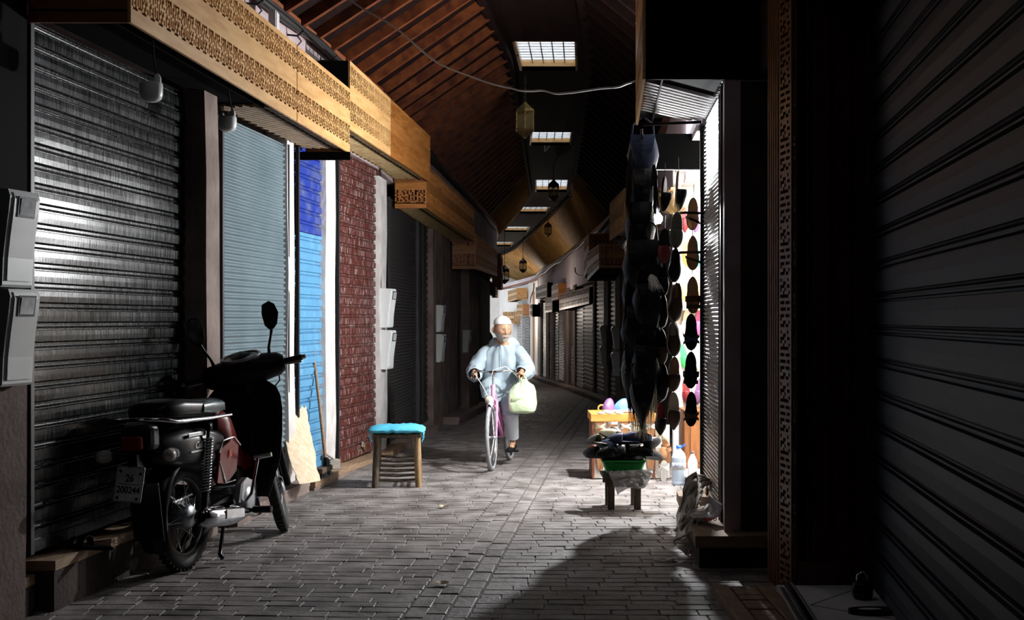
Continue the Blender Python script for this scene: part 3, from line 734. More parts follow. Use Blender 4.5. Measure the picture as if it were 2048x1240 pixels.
while y_ > 4.2:
    x0 = mx(y_)-.088
    for dx in (0,):
        z_.add([(mx(y_)-.080, y_, .0465), (mx(y_-.03)-.050, y_-.03, .0465), (mx(y_-.045)-.066, y_-.045, .0465), (mx(y_)-.080, y_, .048), (mx(y_-.03)-.050, y_-.03, .048), (mx(y_-.045)-.066, y_-.045, .048)], [(0, 1, 2), (5, 4, 3), (0, 3, 4, 1), (1, 4, 5, 2), (2, 5, 3, 0)])
        z_.add([(mx(y_)-.080, y_-.02, .0465), (mx(y_-.03)-.050, y_-.05, .0465), (mx(y_-.045)-.062, y_-.05, .0465), (mx(y_)-.080, y_-.02, .048), (mx(y_-.03)-.050, y_-.05, .048), (mx(y_-.045)-.062, y_-.05, .048)], [(0, 1, 2), (5, 4, 3), (0, 3, 4, 1), (1, 4, 5, 2), (2, 5, 3, 0)])
    y_ -= .05
zz = ob('zigzag', z_, M['ink'], [c for c in st.children if c.name.startswith('tile_strip')][0])
# joints of the marble
j = B()
for a, c in (((1.50, 6.28), (1.80, 6.62)), ((1.50, 6.28), (1.86, 5.95))): j.seg((a[0], a[1], .0655), (c[0], c[1], .0655), .004, .002)
ob('joint', j, M['ink'], st)
# floor bolt lug and padlock at the foot of the navy shutter
t = thing('bolt_lug', 'flat black slotted steel lug lying on the marble step', 'shutter lug', (1.75, 6.15, .066))
b = B(); yb = 6.10
ring = lambda ox, w_, l_, z: [Vector((ox+l_*math.cos(a)*1.0, yb+w_*math.sin(a), z)) for a in (2*PI*i/20 for i in range(20))]
b.loft([ring(1.77, .06, .13, .066), ring(1.77, .06, .13, .088)], smooth=False)
ob('lug_plate', b, M['blackmetal'], t)
ob('slot', B().loft([ring(1.745, .018, .055, .0885), ring(1.745, .018, .055, .0895)], smooth=False), M['marble'], t)
t = thing('padlock', 'round black padlock with a glint at the foot of the navy shutter', 'padlock', (1.80, 6.30, .10))
ob('body', B().lathe([(.0, 0), (.042, .0), (.052, .02), (.052, .075), (.04, .09), (0, .092)], (1.80, 6.42, .066), 18), M['blackmetal'], t)
ob('shackle', B().tube([(1.775, 6.42, .15), (1.775, 6.42, .185), (1.80, 6.42, .205), (1.825, 6.42, .185), (1.825, 6.42, .15)], .008, 8), M['chrome'], t)
# wooden hatch on the ground
t = thing('wooden_hatch', 'flat worn wooden duckboard hatch on the paving beside the marble step', 'hatch', (1.3, 6.2, 0))
x0, x1, yA, yB = 1.095, 1.42, 6.86, 5.3
fb = B(); fb.box((x0+.045, (yA+yB)/2, .02), (.09, yA-yB, .05), bev=.006); fb.box((x1-.04, (yA+yB)/2, .02), (.08, yA-yB, .046), bev=.006)
ob('frame', fb, M['wood_plank'], t)
rr = random.Random(5); y_ = yA-.01
while y_ > yB+.05:
    wdt = rr.uniform(.07, .13); ob('plank', B().box(((x0+x1)/2+.005, y_-wdt/2, .018+rr.uniform(-.004, .004)), (x1-x0-.19, wdt-.008, .042), bev=.005), M['wood_plank'], t); y_ -= wdt

# ---- ribbed lit shutter (right) and the step before it
shutter('brightly lit narrow ribbed steel shutter at the edge of the slipper shop', (1.368, 8.02), (1.474, 9.60), .2, 3.0, .03, 'corr', M['steel'], inward=(-1, .07, 0), lock=True, wob=.003, nseg=6)
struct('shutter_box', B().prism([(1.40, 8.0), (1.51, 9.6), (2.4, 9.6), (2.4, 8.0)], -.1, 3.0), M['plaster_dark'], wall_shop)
st = thing('stone_step', 'worn stone step in front of the lit ribbed shutter on the right', 'step', (1.5, 7.6, 0))
ob('step_slab', B().prism([(1.10, 7.50), (1.25, 9.5), (1.50, 9.5), (2.35, 7.70), (2.35, 7.50)], .13, .20), M['wood_plank'], st)
ob('riser', B().prism([(1.13, 7.54), (1.27, 9.48), (1.50, 9.48), (2.3, 7.70), (2.3, 7.54)], -.02, .13), M['plaster_dark'], st)

# ---- slipper shop interior
si = B()
si.prism([(1.50, 9.60), (1.56, 9.60), (3.3, 9.60), (3.3, 9.52), (1.50, 9.52)], .0, 3.1)
struct('partition', B().prism([(1.50, 9.62), (3.4, 9.62), (3.4, 9.56), (1.50, 9.56)], .0, 3.0), M['interior'], wall_shop)
struct('partition', B().prism([(1.60, 12.40), (3.4, 12.40), (3.4, 12.48), (1.60, 12.48)], .0, 3.0), M['interior'], wall_shop)
struct('partition', B().prism([(3.30, 9.6), (3.36, 9.6), (3.36, 12.4), (3.30, 12.4)], .0, 3.0), M['interior'], wall_shop)
struct('partition', B().prism([(1.42, 9.6), (3.36, 9.6), (3.36, 12.4), (1.62, 12.4)], 2.95, 3.0), M['interior'], wall_shop)
struct('partition', B().prism([(1.64, 12.48), (1.78, 13.1), (2.0, 13.1), (2.0, 12.48)], -.1, 3.0), M['plaster_dark'], wall_shop)
struct('shop_floor', B().prism([(1.50, 9.6), (3.36, 9.6), (3.36, 12.45), (1.62, 12.45)], -.05, .08), M['plaster_white'], wall_shop)
struct('header', B().box((1.36, 10.15, 2.86), (.56, .05, .29)), M['black'], wall_shop)
struct('guide', B().box((1.487, 9.66, 1.35), (.03, .05, 2.6)), M['blackmetal'], wall_shop)
ct = ob('low_counter', B().box((2.05, 12.10, .36), (.82, .40, .56), bev=.01).box((2.05, 11.89, .36), (.70, .02, .42)), M['wood_dark']); tag(ct, 'dark brown low wooden counter inside the slipper shop behind the bottles', 'counter')
struct('shelf', B().box((2.3, 12.3, 2.78), (1.5, .2, .02)).box((2.3, 12.3, 1.60), (1.5, .2, .02)), M['wood_light'], wall_shop)

# ---- far right wall: pillars and shutters
RP = [(1252, 1244), (1240, 1231), (1216, 1208), (1189, 1186), (1150, 1146), (1137, 1128), (1107, 1102), (1097, 1092), (1083, 1079)]
for k, (pa, pb) in enumerate(RP):
    a, c = right_at(max(pb, 1063), .05), right_at(pa, .05)
    b = B(); b.prism([(a.x, a.y), (c.x, c.y), (wr(c.y)+.2, c.y), (wr(a.y)+.2, a.y)], -1.0, 2.9-.02*(a.y-12)); struct('pillar', b, M['plaster'] if k not in (3, 8) else M['plaster_dark'], wall_right)
RS = [(1231, 1216, 'wide', 'shut_dark', 'very dark shutter between the first pair of far right pillars'),
      (1208, 1189, 'wide', 'shut_dark', 'dark wide-slatted shutter beside the far right meter boxes'),
      (1186, 1168, 'wide', 'shut_dark', 'half-lit dark slatted shutter on the far right wall'),
      (1167, 1151, 'wide', 'shut_far', 'grey shutter with bright glinting upper slats on the far right wall'),
      (1146, 1137, 'corr', 'shut_dark', 'narrow black shutter left of the glinting far right one'),
      (1128, 1118, 'corr', 'shut_dark', 'dark shutter under the long brown awning'),
      (1117, 1107, 'wide', 'shut_far', 'grey broad-slatted far shutter nearest the brown pillar row'),
      (1102, 1097, 'corr', 'shut_far', 'slim fine-ribbed grey shutter in the far pillar row'),
      (1092, 1083, 'corr', 'shut_far', 'slim grey-green shutter near the far end of the right wall'),
      (1079, 1071, 'corr', 'shut_far', 'last slim shutter on the right wall beside the brown pillar')]
for pa, pb, sty, mm, lab in RS:
    a, c = right_at(pa), right_at(pb); zz0 = gz(a.y)+.12
    shutter(lab, a[:2], c[:2], zz0, 2.75-.021*(a.y-12), .10 if sty == 'wide' else .05, sty, M[mm], inward=(-1, -.2, 0), lock=False, group='shutters along the far right wall', rails=False, nseg=3)
a, c = right_at(1070.5, .02), right_at(1064.5, .02)
struct('pillar', B().prism([(a.x, a.y), (c.x, c.y), (c.x+.3, c.y), (a.x+.3, a.y)], -1, 2.6), M['wood_orange'], wall_right)
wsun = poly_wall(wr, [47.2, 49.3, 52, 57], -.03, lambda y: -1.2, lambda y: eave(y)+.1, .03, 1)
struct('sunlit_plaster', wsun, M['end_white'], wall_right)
for pa, pb, mm, lab in ((1059, 1048, 'shut_far', 'sunlit pale slatted shutter on the white wall at the far end'), (1046, 1034, 'wood_light', 'sunlit cream slatted shutter just right of the cyclist at the far end')):
    shutter(lab, right_at(pa, .05)[:2], right_at(pb, .05)[:2], gz(51)+.1, zat(633, 51), .12, 'wide', M[mm] if mm != 'wood_light' else M['plaster_white'], inward=(-1, -.3, 0), lock=False, group='shutters on the white far wall', rails=False, nseg=2)

# ---- low kerb steps
def kerb(label, pts, inner, z, m, riser=None, group=None):
    t = thing('kerb_step', label, 'step', (pts[0][0], pts[0][1], 0), group=group)
    poly = list(pts)+list(inner)[::-1]
    f = lambda x, y: gz(y)
    ob('slab', B().prism(poly, z-.05, z, f), M[m], t); 
    mid = [((p[0]*.97+q[0]*.03), p[1]) for p, q in zip(pts, inner)]
    ob('riser', B().prism(mid+list(inner)[::-1], -.05, z-.05, f), M[riser or 'plaster'], t)
    return t
G = 'doorsteps along the left shops'
kerb('near wooden plank threshold under the black shutter behind the motorcycle', [(-2.36+.125*(y-6.3), y) for y in (6.42, 7.4, 8.75)], [(wl(y)-.1, y) for y in (6.42, 7.4, 8.75)], .26, 'wood_plank', 'plaster_dark', G)
kerb('low plastered doorstep at the bottom left corner', [(-2.66+.12*(y-4.5), y) for y in (3.0, 4.5, 6.38)], [(wl(y)-.1, y) for y in (3.0, 4.5, 6.38)], .20, 'wood_plank', 'plaster_dark', G)
def kl(label, ys_, off, z, mm, rs='plaster'):
    return kerb(label, [(wl(y)+off, y) for y in ys_], [(wl(y)-.1, y) for y in ys_], z, mm, rs, G)
kl('narrow stone doorstep under the grey-blue shutter', (9.05, 10.9), .16, .10, 'plaster', 'plaster')
kl('wooden-edged doorstep under the blue shutter where the broom stands', (10.92, 12.4), .20, .08, 'wood_plank')
kl('pale kerb along the foot of the red-brown shutter', (12.42, 14.0, 15.2), .16, .055, 'wood_plank')
kl('worn kerb along the fine-ribbed dark shutter', (15.25, 17.2, 18.0), .18, .10, 'plaster')
kl('small raised doorstep by the last left pillars', (19.6, 22), .30, .12, 'plaster')
kl('raised stone doorstep farthest along the left wall', (22.1, 25), .28, .12, 'plaster')
t = kerb('long low kerb running along the foot of the far right wall', [(wr(y)-.28, y) for y in (22, 26, 28.9, 33, 36.9, 43, 49)], [(wr(y)+.1, y) for y in (22, 26, 28.9, 33, 36.9, 43, 49)], .12, 'plaster', 'plaster')
# ================================================================ METER BOXES
def meter_box():
    r = thing('meter_box', 'grey electricity meter box', 'meter box')
    # local: wall plane x=0, sticks out to +x, along y, base z=0, h .47 w .24
    H, W = .47, .24
    side = [(0, 0), (.088, 0), (.098, .012), (.104, .14), (.118, .26), (.134, .36), (.142, .43), (.13, .465), (.05, .47), (0, .47)]
    b = B(); b.extrude([(x, -W/2, z) for x, z in side], (0, W, 0)); ob('body', b, M['meter'], r, True)
    side2 = [(.08, .03), (.108, .03), (.113, .14), (.127, .25), (.142, .35), (.150, .42), (.142, .45), (.08, .45)]
    b = B(); b.extrude([(x, -W/2+.025, z) for x, z in side2], (0, W-.05, 0)); cv = ob('cover', b, M['meter'], r, True)
    ang = math.atan2(.034, .10); rot = Matrix.Rotation(-ang+.0, 3, 'Y') @ Matrix.Identity(3)
    q = [(.1395, -.055, .345), (.1395, .055, .345), (.153, .055, .425), (.153, -.055, .425)]
    fr = B(); fr.extrude([(x+.001, y*1.25, z+(-.01 if i < 2 else .01)) for i, (x, y, z) in enumerate(q)], (.004, 0, 0)); ob('window_frame', fr, M['plasticblk'], r, True)
    b = B(); b.extrude([(x+.004, y, z) for x, y, z in q], (.004, 0, 0)); ob('window', b, M['glass_dark'], r, True)
    b = B(); b.extrude([(.104, -.05, .22), (.104, -.02, .22), (.112, -.02, .28), (.112, -.05, .28)], (.004, 0, 0)); ob('name_tag', b, M['meter'], cv, True)
    ob('lock', B().lathe([(0, .0), (.013, 0), (.013, .012), (0, .013)], (.094, .05, .10), 12, 'X'), M['steel'], r, True)
    ob('screw', B().lathe([(0, 0), (.007, 0), (.006, .006), (0, .007)], (.096, 0, .045), 10, 'X'), M['plasticblk'], r, True)
    return r
mb = meter_box(); used = False
def put_meter(x, y, z, rz, label, group, s=1.0):
    global used
    if not used: o = mb; used = True; o.location = (x, y, z); o.rotation_euler = (0, 0, rz); o.scale = (s,)*3; o['label'] = label; o['group'] = group
    else: o = copytree(mb, (x, y, z), (0, 0, rz), s, label, group)
    return o
RZL = -.22; G1 = 'grey electricity meter boxes'
put_meter(-2.485, 6.06, 1.655, RZL, 'grey electricity meter box at the left edge of the photo, upper of the two', G1)
put_meter(-2.485, 6.06, 1.18, RZL, 'grey electricity meter box at the left edge of the photo, lower of the two', G1)
for pxl, ya, yb, lab in ((768, 577, 655, 'white meter box on the pillar right of the red-brown shutter, upper one'), (768, 660, 738, 'white meter box on the pillar right of the red-brown shutter, lower one'),
                    (876, 610, 664, 'pale meter box on the bare pillar past the dark shutters, upper one'), (876, 668, 724, 'pale meter box on the bare pillar past the dark shutters, lower one'),
                    (931, 660, 705, 'single dim meter box low on the farthest left wall')):
    off = .03 if pxl < 800 else (.06 if pxl < 900 else .0)
    p = left_at(pxl-3, off); s = (yb-ya)*p.y/F/.47
    put_meter(p.x, p.y, zat(yb, p.y), -.20, lab, G1, s)
for pxl, ya, yb, lab in ((1238, 652, 698, 'meter box on the far right pillar nearest the shoe stall, upper one'), (1238, 704, 752, 'meter box on the far right pillar nearest the shoe stall, lower one'),
                    (1212, 651, 690, 'far right meter box left of the other pair, upper one'), (1212, 692, 732, 'far right meter box left of the other pair, lower one')):
    p = right_at(pxl, .05); s = (yb-ya)*p.y/F/.47
    put_meter(p.x, p.y, zat(yb, p.y), PI+.02, lab, G1, s)

# ================================================================ BULBS, JUNCTION BOX, CABLES, LANTERNS
def bulb(label, px, py, y, wpx):
    p = P(px, py, y); r = wpx/2*y/F
    t = thing('led_bulb', label, 'light bulb', (p.x, p.y, p.z), group='unlit white bulbs hanging under the left awning')
    ob('globe', B().lathe([(0, -r*.95), (r*.55, -r*.92), (r*.88, -r*.7), (r, -r*.25), (r, r*.55), (r*.95, r*.7), (r*.3, r*.72)], (p.x, p.y, p.z), 20), M['bulb'], t)
    ob('socket', B().lathe([(r*.34, r*.7), (r*.34, r*1.1), (r*.22, r*1.4), (.006, r*1.5)], (p.x+r*.55, p.y, p.z), 14), M['bulb'], t)
    ob('wire', B().tube([(p.x+r*.55, p.y, p.z+r*1.45), (p.x+r*.3, p.y, p.z+r*2.2), (p.x+r*.1, p.y, 3.02)], .006, 6), M['cable'], t)
bulb('unlit white bulb hanging under the long awning, left one before the black shutter', 302, 182, 6.75, 46)
bulb('unlit white bulb hanging under the long awning, right one above the grey-blue shutter', 455, 246, 8.3, 36)
p = P(547, 42, 9.9); t = thing('junction_box', 'small white electrical junction box on the plaster above the left awning', 'junction box', p)
ob('body', B().box(p, (.06, .13, .15), bev=.008), M['meter'], t); ob('lid', B().box((p.x+.033, p.y, p.z), (.008, .11, .13), bev=.003), M['plaster_white'], t)
# lit shop bulb: an actual lamp
t = thing('lit_bulb', 'dazzling lit bulb hanging among the slippers at the shop front', 'light bulb', LAMP)
gm = mat('glowing bulb', (1, 1, 1), .3, emit=(1, .98, .95), es=60)
o = ob('globe', B().lathe([(0, -.055), (.03, -.048), (.047, -.022), (.047, .01), (.02, .045)], LAMP, 18), gm, t)
o.visible_shadow = True
ob('socket', B().lathe([(.018, .04), (.02, .08), (.012, .10), (.004, .11)], LAMP, 12), M['plasticblk'], t)
ob('wire', B().tube([LAMP+Vector((0, 0, .1)), LAMP+Vector((.0, .03, .5)), (1.33, 11.25, 2.98)], .004, 6), M['cable'], t)
bpy.data.objects['shop_bulb_light'].location = LAMP+Vector((0, -.075, -.02))
def cable(label, pts, r, m, name='cable', group=None):
    # smooth through points
    P_ = [Vector(p) for p in pts]; out = []
    for i in range(len(P_)-1):
        p0, p1, p2, p3 = P_[max(i-1, 0)], P_[i], P_[i+1], P_[min(i+2, len(P_)-1)]
        for k in range(6):
            t_ = k/6; out.append(.5*((2*p1)+(-p0+p2)*t_+(2*p0-5*p1+4*p2-p3)*t_*t_+(-p0+3*p1-3*p2+p3)*t_**3))
    out.append(P_[-1]); o = ob(name, B().tube(out, r, 6), m)
    return tag(o, label, 'cable', group)
pts = [(690, -8), (720, 14), (790, 55), (870, 122), (950, 156), (985, 168), (1020, 176), (1040, 181), (1062, 182), (1085, 181), (1110, 187), (1135, 186), (1160, 183), (1200, 177), (1235, 174), (1255, 167), (1277, 160)]
cable('thin grey twisted cable sagging across the alley under the roof', [P(a, b_, 11.0-1.7*(a-690)/587) for a, b_ in pts], .0075, M['cable_grey'])
def eaveline(y, off, dz, fn=wl, s=1): return (fn(y)+s*off, y, eave(y)+dz)
cable('thick black cable bundle running along the top of the left wall', [eaveline(y, .10+.02*math.sin(y*3), -.05+.015*math.sin(y*2.3)) for y in [6+.9*i for i in range(20)]], .038, M['cable'])
cable('slack thin black cable under the thick bundle on the left wall', [eaveline(y, .16, -.09-.03*math.sin(y*1.7)) for y in [6+.9*i for i in range(20)]], .012, M['cable'])
cable('black cable run along the eave of the far right wall', [eaveline(y, .10, -.06+.03*math.sin(y*1.3), wr, -1) for y in [20+1.6*i for i in range(18)]], .04, M['cable'])
cable('drooping black cable hanging down the pink far right wall', [P(1150, 535, 31.5), P(1152, 546, 31.5), P(1160, 551, 30.5), P(1172, 549, 29.5), P(1180, 540, 29)], .014, M['cable'])
cable('thin cable hanging down the pale wall near the yellow box', [P(1068, 566, 44.5), P(1067, 580, 44.5), P(1062, 594, 45), P(1060, 606, 45.5)], .018, M['cable'])
cable('pale thin cable stretched low across the far end of the alley', [P(1000, 578, 40), P(1030, 575, 40.5), P(1056, 567, 41)], .010, M['cable_grey'])
for i in range(9):
    y = 8.2+.85*i+.25*math.sin(i*2.1); x, _, z = eaveline(y, .05, -.11)
    t = thing('cable_hook', 'bent black iron cable hook above the left awnings, %s from the near end' % ['first', 'second', 'third', 'fourth', 'fifth', 'sixth', 'seventh', 'eighth', 'ninth'][i], 'hook', (x, y, z), group='cable hooks along the top of the left wall')
    ob('spike', B().tube([(x-.05, y, z), (x+.04, y, z-.01), (x+.11, y, z+.04)], .009, 6), M['cable'], t)
    ob('curl', B().tube([(x+.04, y, z-.01), (x+.07, y+.03, z-.05), (x+.03, y+.02, z-.10), (x+.01, y-.01, z-.08)], .007, 6).ball((x+.02, y, z-.09), .015, 8, 6), M['cable'], t)
def lantern(label, px, py, y, hpx, m='brass', chain=True):
    p = P(px, py, y); H = hpx*y/F; r = H*.27
    t = thing('hanging_lantern', label, 'lantern', (p.x, p.y, p.z), group='moroccan lanterns hanging down the alley')
    def ring(rr, z, n=6): return [Vector((p.x+rr*math.cos(2*PI*(k+.5)/n), p.y+rr*math.sin(2*PI*(k+.5)/n), p.z+z)) for k in range(n)]
    b = B(); lo, hi = ring(r, -H*.28), ring(r, H*.22)
    for k in range(6):
        b.seg(lo[k], hi[k], r*.12, r*.12); b.seg(lo[k], lo[(k+1) % 6], r*.12, r*.12); b.seg(hi[k], hi[(k+1) % 6], r*.12, r*.12)
        a, c = hi[k], hi[(k+1) % 6]; m_ = (a+c)/2; dn = Vector((0, 0, -H*.06))
        q = [a, c, c+dn*2, m_+dn*.7, a+dn*2]; b.extrude(q, (0.003, .003, 0))       # pointed arch fretwork
    ob('frame', b, M[m], t)
    b = B(); b.loft([ring(r*1.08, H*.22), ring(r*.98, H*.29), ring(r*.55, H*.38), ring(r*.4, H*.42), ring(r*.12, H*.50)], smooth=False); ob('top_dome', b, M[m], t)
    b = B(); b.loft([ring(r*.15, -H*.5), ring(r*.5, -H*.42), ring(r*.9, -H*.34), ring(r*1.05, -H*.28)], smooth=False); ob('base', b, M[m], t)
    b = B()
    for k in range(6):
        a, c = lo[k], hi[(k+1) % 6]; q = [lo[k], lo[(k+1) % 6], hi[(k+1) % 6], hi[k]]; ce = Vector((p.x, p.y, p.z)); b.add([v.lerp(Vector((p.x, p.y, v.z)), .06) for v in q], [(0, 1, 2, 3)])
    ob('glass', b, mat('amber glass', (.35, .25, .12), .15, alpha=.45), t)
    ztop = ridge(y)-.0
    b = B().torus((p.x, p.y, p.z+H*.53), H*.035, H*.01, 'Y', 14, 6)
    z = p.z+H*.56
    b.tube([(p.x, p.y, z), (p.x, p.y, ztop)], .008, 6)
    while z < ztop and y < 20: b.torus((p.x, p.y, z), .016, .004, 'Y' if int(z*30) % 2 else 'X', 8, 4, 1); z += .03
    ob('chain', b, M['cable'], t)
lantern('large amber metal lantern hanging from a long chain under the first skylight', 1050, 240, 17.0, 72)
lantern('dark metal lantern hanging in front of the third skylight', 1107, 381, 25.7, 44, 'brass')
lantern('small pale lantern hanging on the right past the third skylight', 1096, 459, 33, 30)
lantern('small dark-framed lantern hanging before the slatted wooden far roof', 1046, 531, 40, 30, 'cable')
lantern('black silhouetted lantern near the last left awnings', 1009, 549, 33.5, 38, 'cable')
# latch wire hanging from skylight two
p = P(1090, 300, 21.95); cable('bent white wire loop hanging from the second skylight', [P(1090, 291, 21.9), P(1089, 303, 21.9), P(1094, 299, 21.9), P(1099, 291, 21.9)], .009, M['plaster_white'], 'wire_loop')

# ================================================================ STOOL
sc = 2500/223.0  # depth where a metre is 223 px
t = thing('wooden_stool', 'rustic wooden ladder-sided stool with a bright blue cushion', 'stool', (-1.04, 11.35, 0), rot=(0, 0, .06))
h = .47; wx_, wy_ = .185, .18
def stleg(sx, sy, m): 
    pts = [(sx*(wx_+.01), sy*(wy_+.01), 0), (sx*wx_, sy*wy_, .2), (sx*(wx_-.008), sy*(wy_-.005), h)]
    ob('leg', B().tube(pts, [.029, .031, .028], 12), m, t, True)
for sx in (-1, 1):
    for sy in (-1, 1): stleg(sx, sy, M['wood_old'] if sx < 0 else mat('lit pole wood', (.17, .10, .045), .6, col2=(.34, .22, .11), vs=8, stretch=(4, 4, 1), bump=.2))  # left legs in darker timber for their shade, right legs lighter as lit
for sy in (-1, 1):
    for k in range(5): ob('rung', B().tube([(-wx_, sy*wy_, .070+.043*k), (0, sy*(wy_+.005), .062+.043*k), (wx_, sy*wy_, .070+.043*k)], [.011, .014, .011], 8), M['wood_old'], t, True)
for sx in (-1, 1):
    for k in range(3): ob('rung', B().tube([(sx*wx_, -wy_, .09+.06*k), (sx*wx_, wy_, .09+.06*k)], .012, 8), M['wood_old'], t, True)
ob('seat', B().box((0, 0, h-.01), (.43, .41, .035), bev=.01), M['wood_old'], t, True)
cu = thing('stool_cushion', 'thin bright blue cushion lying on the wooden stool', 'cushion', (-1.04, 11.35, h+.01), rot=(0, 0, .06))
b = B(); rings = []; n = 40
for j in range(9):
    tt = PI*j/8; rr = math.sin(tt)**.45; z = -.03*math.cos(tt)
    ring = []
    for k in range(n):
        a = 2*PI*k/n; c, s_ = math.cos(a), math.sin(a); e = 1/((abs(c)**8+abs(s_)**8)**(1/8))
        x, y_ = .255*e*c*rr, .235*e*s_*rr
        puck = .006*math.sin(x*90)*math.sin(y_*70)+.008*noise.noise(Vector((x*14, y_*14, j*.3)))
        sag = -.012*abs(math.sin(k*1.3))*(rr > .8)
        ring.append((x, y_, z+.034+(puck if z > -.01 else 0)+sag))
    rings.append(ring)
b.loft(rings, caps=False); ob('pad', b, M['rubberblue'], cu, True)
for sx, sy in ((1, -1), (1, 1), (-1, -1)): ob('tie', B().tube([(sx*.23, sy*.2, .02), (sx*.24, sy*.215, -.03), (sx*.22, sy*.21, -.07)], .007, 6), M['rubberblue'], cu, True)

# ================================================================ BROOM, PLYWOOD, SOCKET BLOCK
top = P(625, 693, 11.75); bot = Vector((-1.645, 11.15, .11)); bot = P(652, 926, 11.2)
t = thing('broom', 'broom with a pale wooden handle leaning on the white pillar by the blue shutter', 'broom', bot)
ob('handle', B().tube([bot, bot.lerp(top, .5)+Vector((.004, 0, 0)), top], [.017, .016, .015], 10), M['wood_plank'], t)
ob('tip', B().tube([top, top+(top-bot).normalized()*.05], [.016, .012], 10), M['plasticblk'], t)
ob('socket', B().tube([bot+Vector((0, 0, .05)), bot+Vector((0.0, 0, -.03))], [.024, .03], 10), M['plasticblk'], t)
hd = B(); hd.box((bot.x-.02, bot.y-.05, bot.z-.05), (.09, .34, .05), Matrix.Rotation(-.12, 3, 'Z'), bev=.01); ob('head', hd, M['wood_old'], t)
b = B(); rr = random.Random(2)
for i in range(260):
    u, v = rr.uniform(-.16, .16), rr.uniform(-.04, .04); x = bot.x-.02+v; y_ = bot.y-.05+u
    b.tube([(x, y_, bot.z-.07), (x+v*.5+rr.uniform(-.01, .01), y_+u*.1, bot.z-.115)], .0018, 3, caps=False)
o = ob('bristles', b, M['plasticblk'], t); o['kind'] = 'stuff'
# curled plywood sheet leaning at the blue shutter's foot
t0 = [(578, 822), (612, 815)]; b = B(); rings = []
ply = [(0, [(566, 905), (573, 960), (590, 972)]), ]
TL, TR, BR, BL = P(577, 824, 11.0), P(612, 813, 11.35), P(641, 961, 10.55), P(600, 968, 10.25)
nu, nv = 10, 14; front = []; rr = random.Random(8)
for i in range(nu+1):
    for j in range(nv+1):
        u, v = i/nu, j/nv
        p = TL.lerp(TR, u)*(1-v)+BL.lerp(BR, u)*v
        p.x += -.05*math.sin(PI*v)*(1-u)*1.2; p.y -= .03*math.sin(PI*u)
        if j == 0: p.z += rr.uniform(-.012, .02)
        if i == nu and 2 < j < nv-1: p.x += rr.uniform(-.014, .006)
        if i == 0: p.x += rr.uniform(-.006, .006)
        front.append(p)
k = nv+1; back = [p+Vector((-.006, .010, 0)) for p in front]
fs = [(i*k+j, (i+1)*k+j, (i+1)*k+j+1, i*k+j+1) for i in range(nu) for j in range(nv)]
N0 = len(front); fs2 = [tuple(N0+q for q in f[::-1]) for f in fs]
edge = [i*k for i in range(nu+1)]+[nu*k+j for j in range(1, k)]+[i*k+nv for i in range(nu-1, -1, -1)]+[j for j in range(nv-1, 0, -1)]
fs3 = [(edge[i], edge[(i+1) % len(edge)], N0+edge[(i+1) % len(edge)], N0+edge[i]) for i in range(len(edge))]
ply_o = ob('plywood_sheet', B().add(front+back, fs+fs2+fs3), M['cardboard']); tag(ply_o, 'torn pale plywood sheet leaning against the foot of the blue shutter', 'board')
c = P(668, 925, 11.9)
t = thing('plug_block', 'small pale box with a rag dropped on the kerb by the broom', 'box', (c.x, c.y, .08))
ob('body', B().box((c.x, c.y, .125), (.10, .09, .09), Matrix.Rotation(.4, 3, 'Z'), bev=.006), M['sack'], t)
ob('flap', B().box((c.x-.04, c.y-.02, .20), (.10, .06, .012), Matrix.Rotation(.6, 3, 'Y')), M['sack'], t)

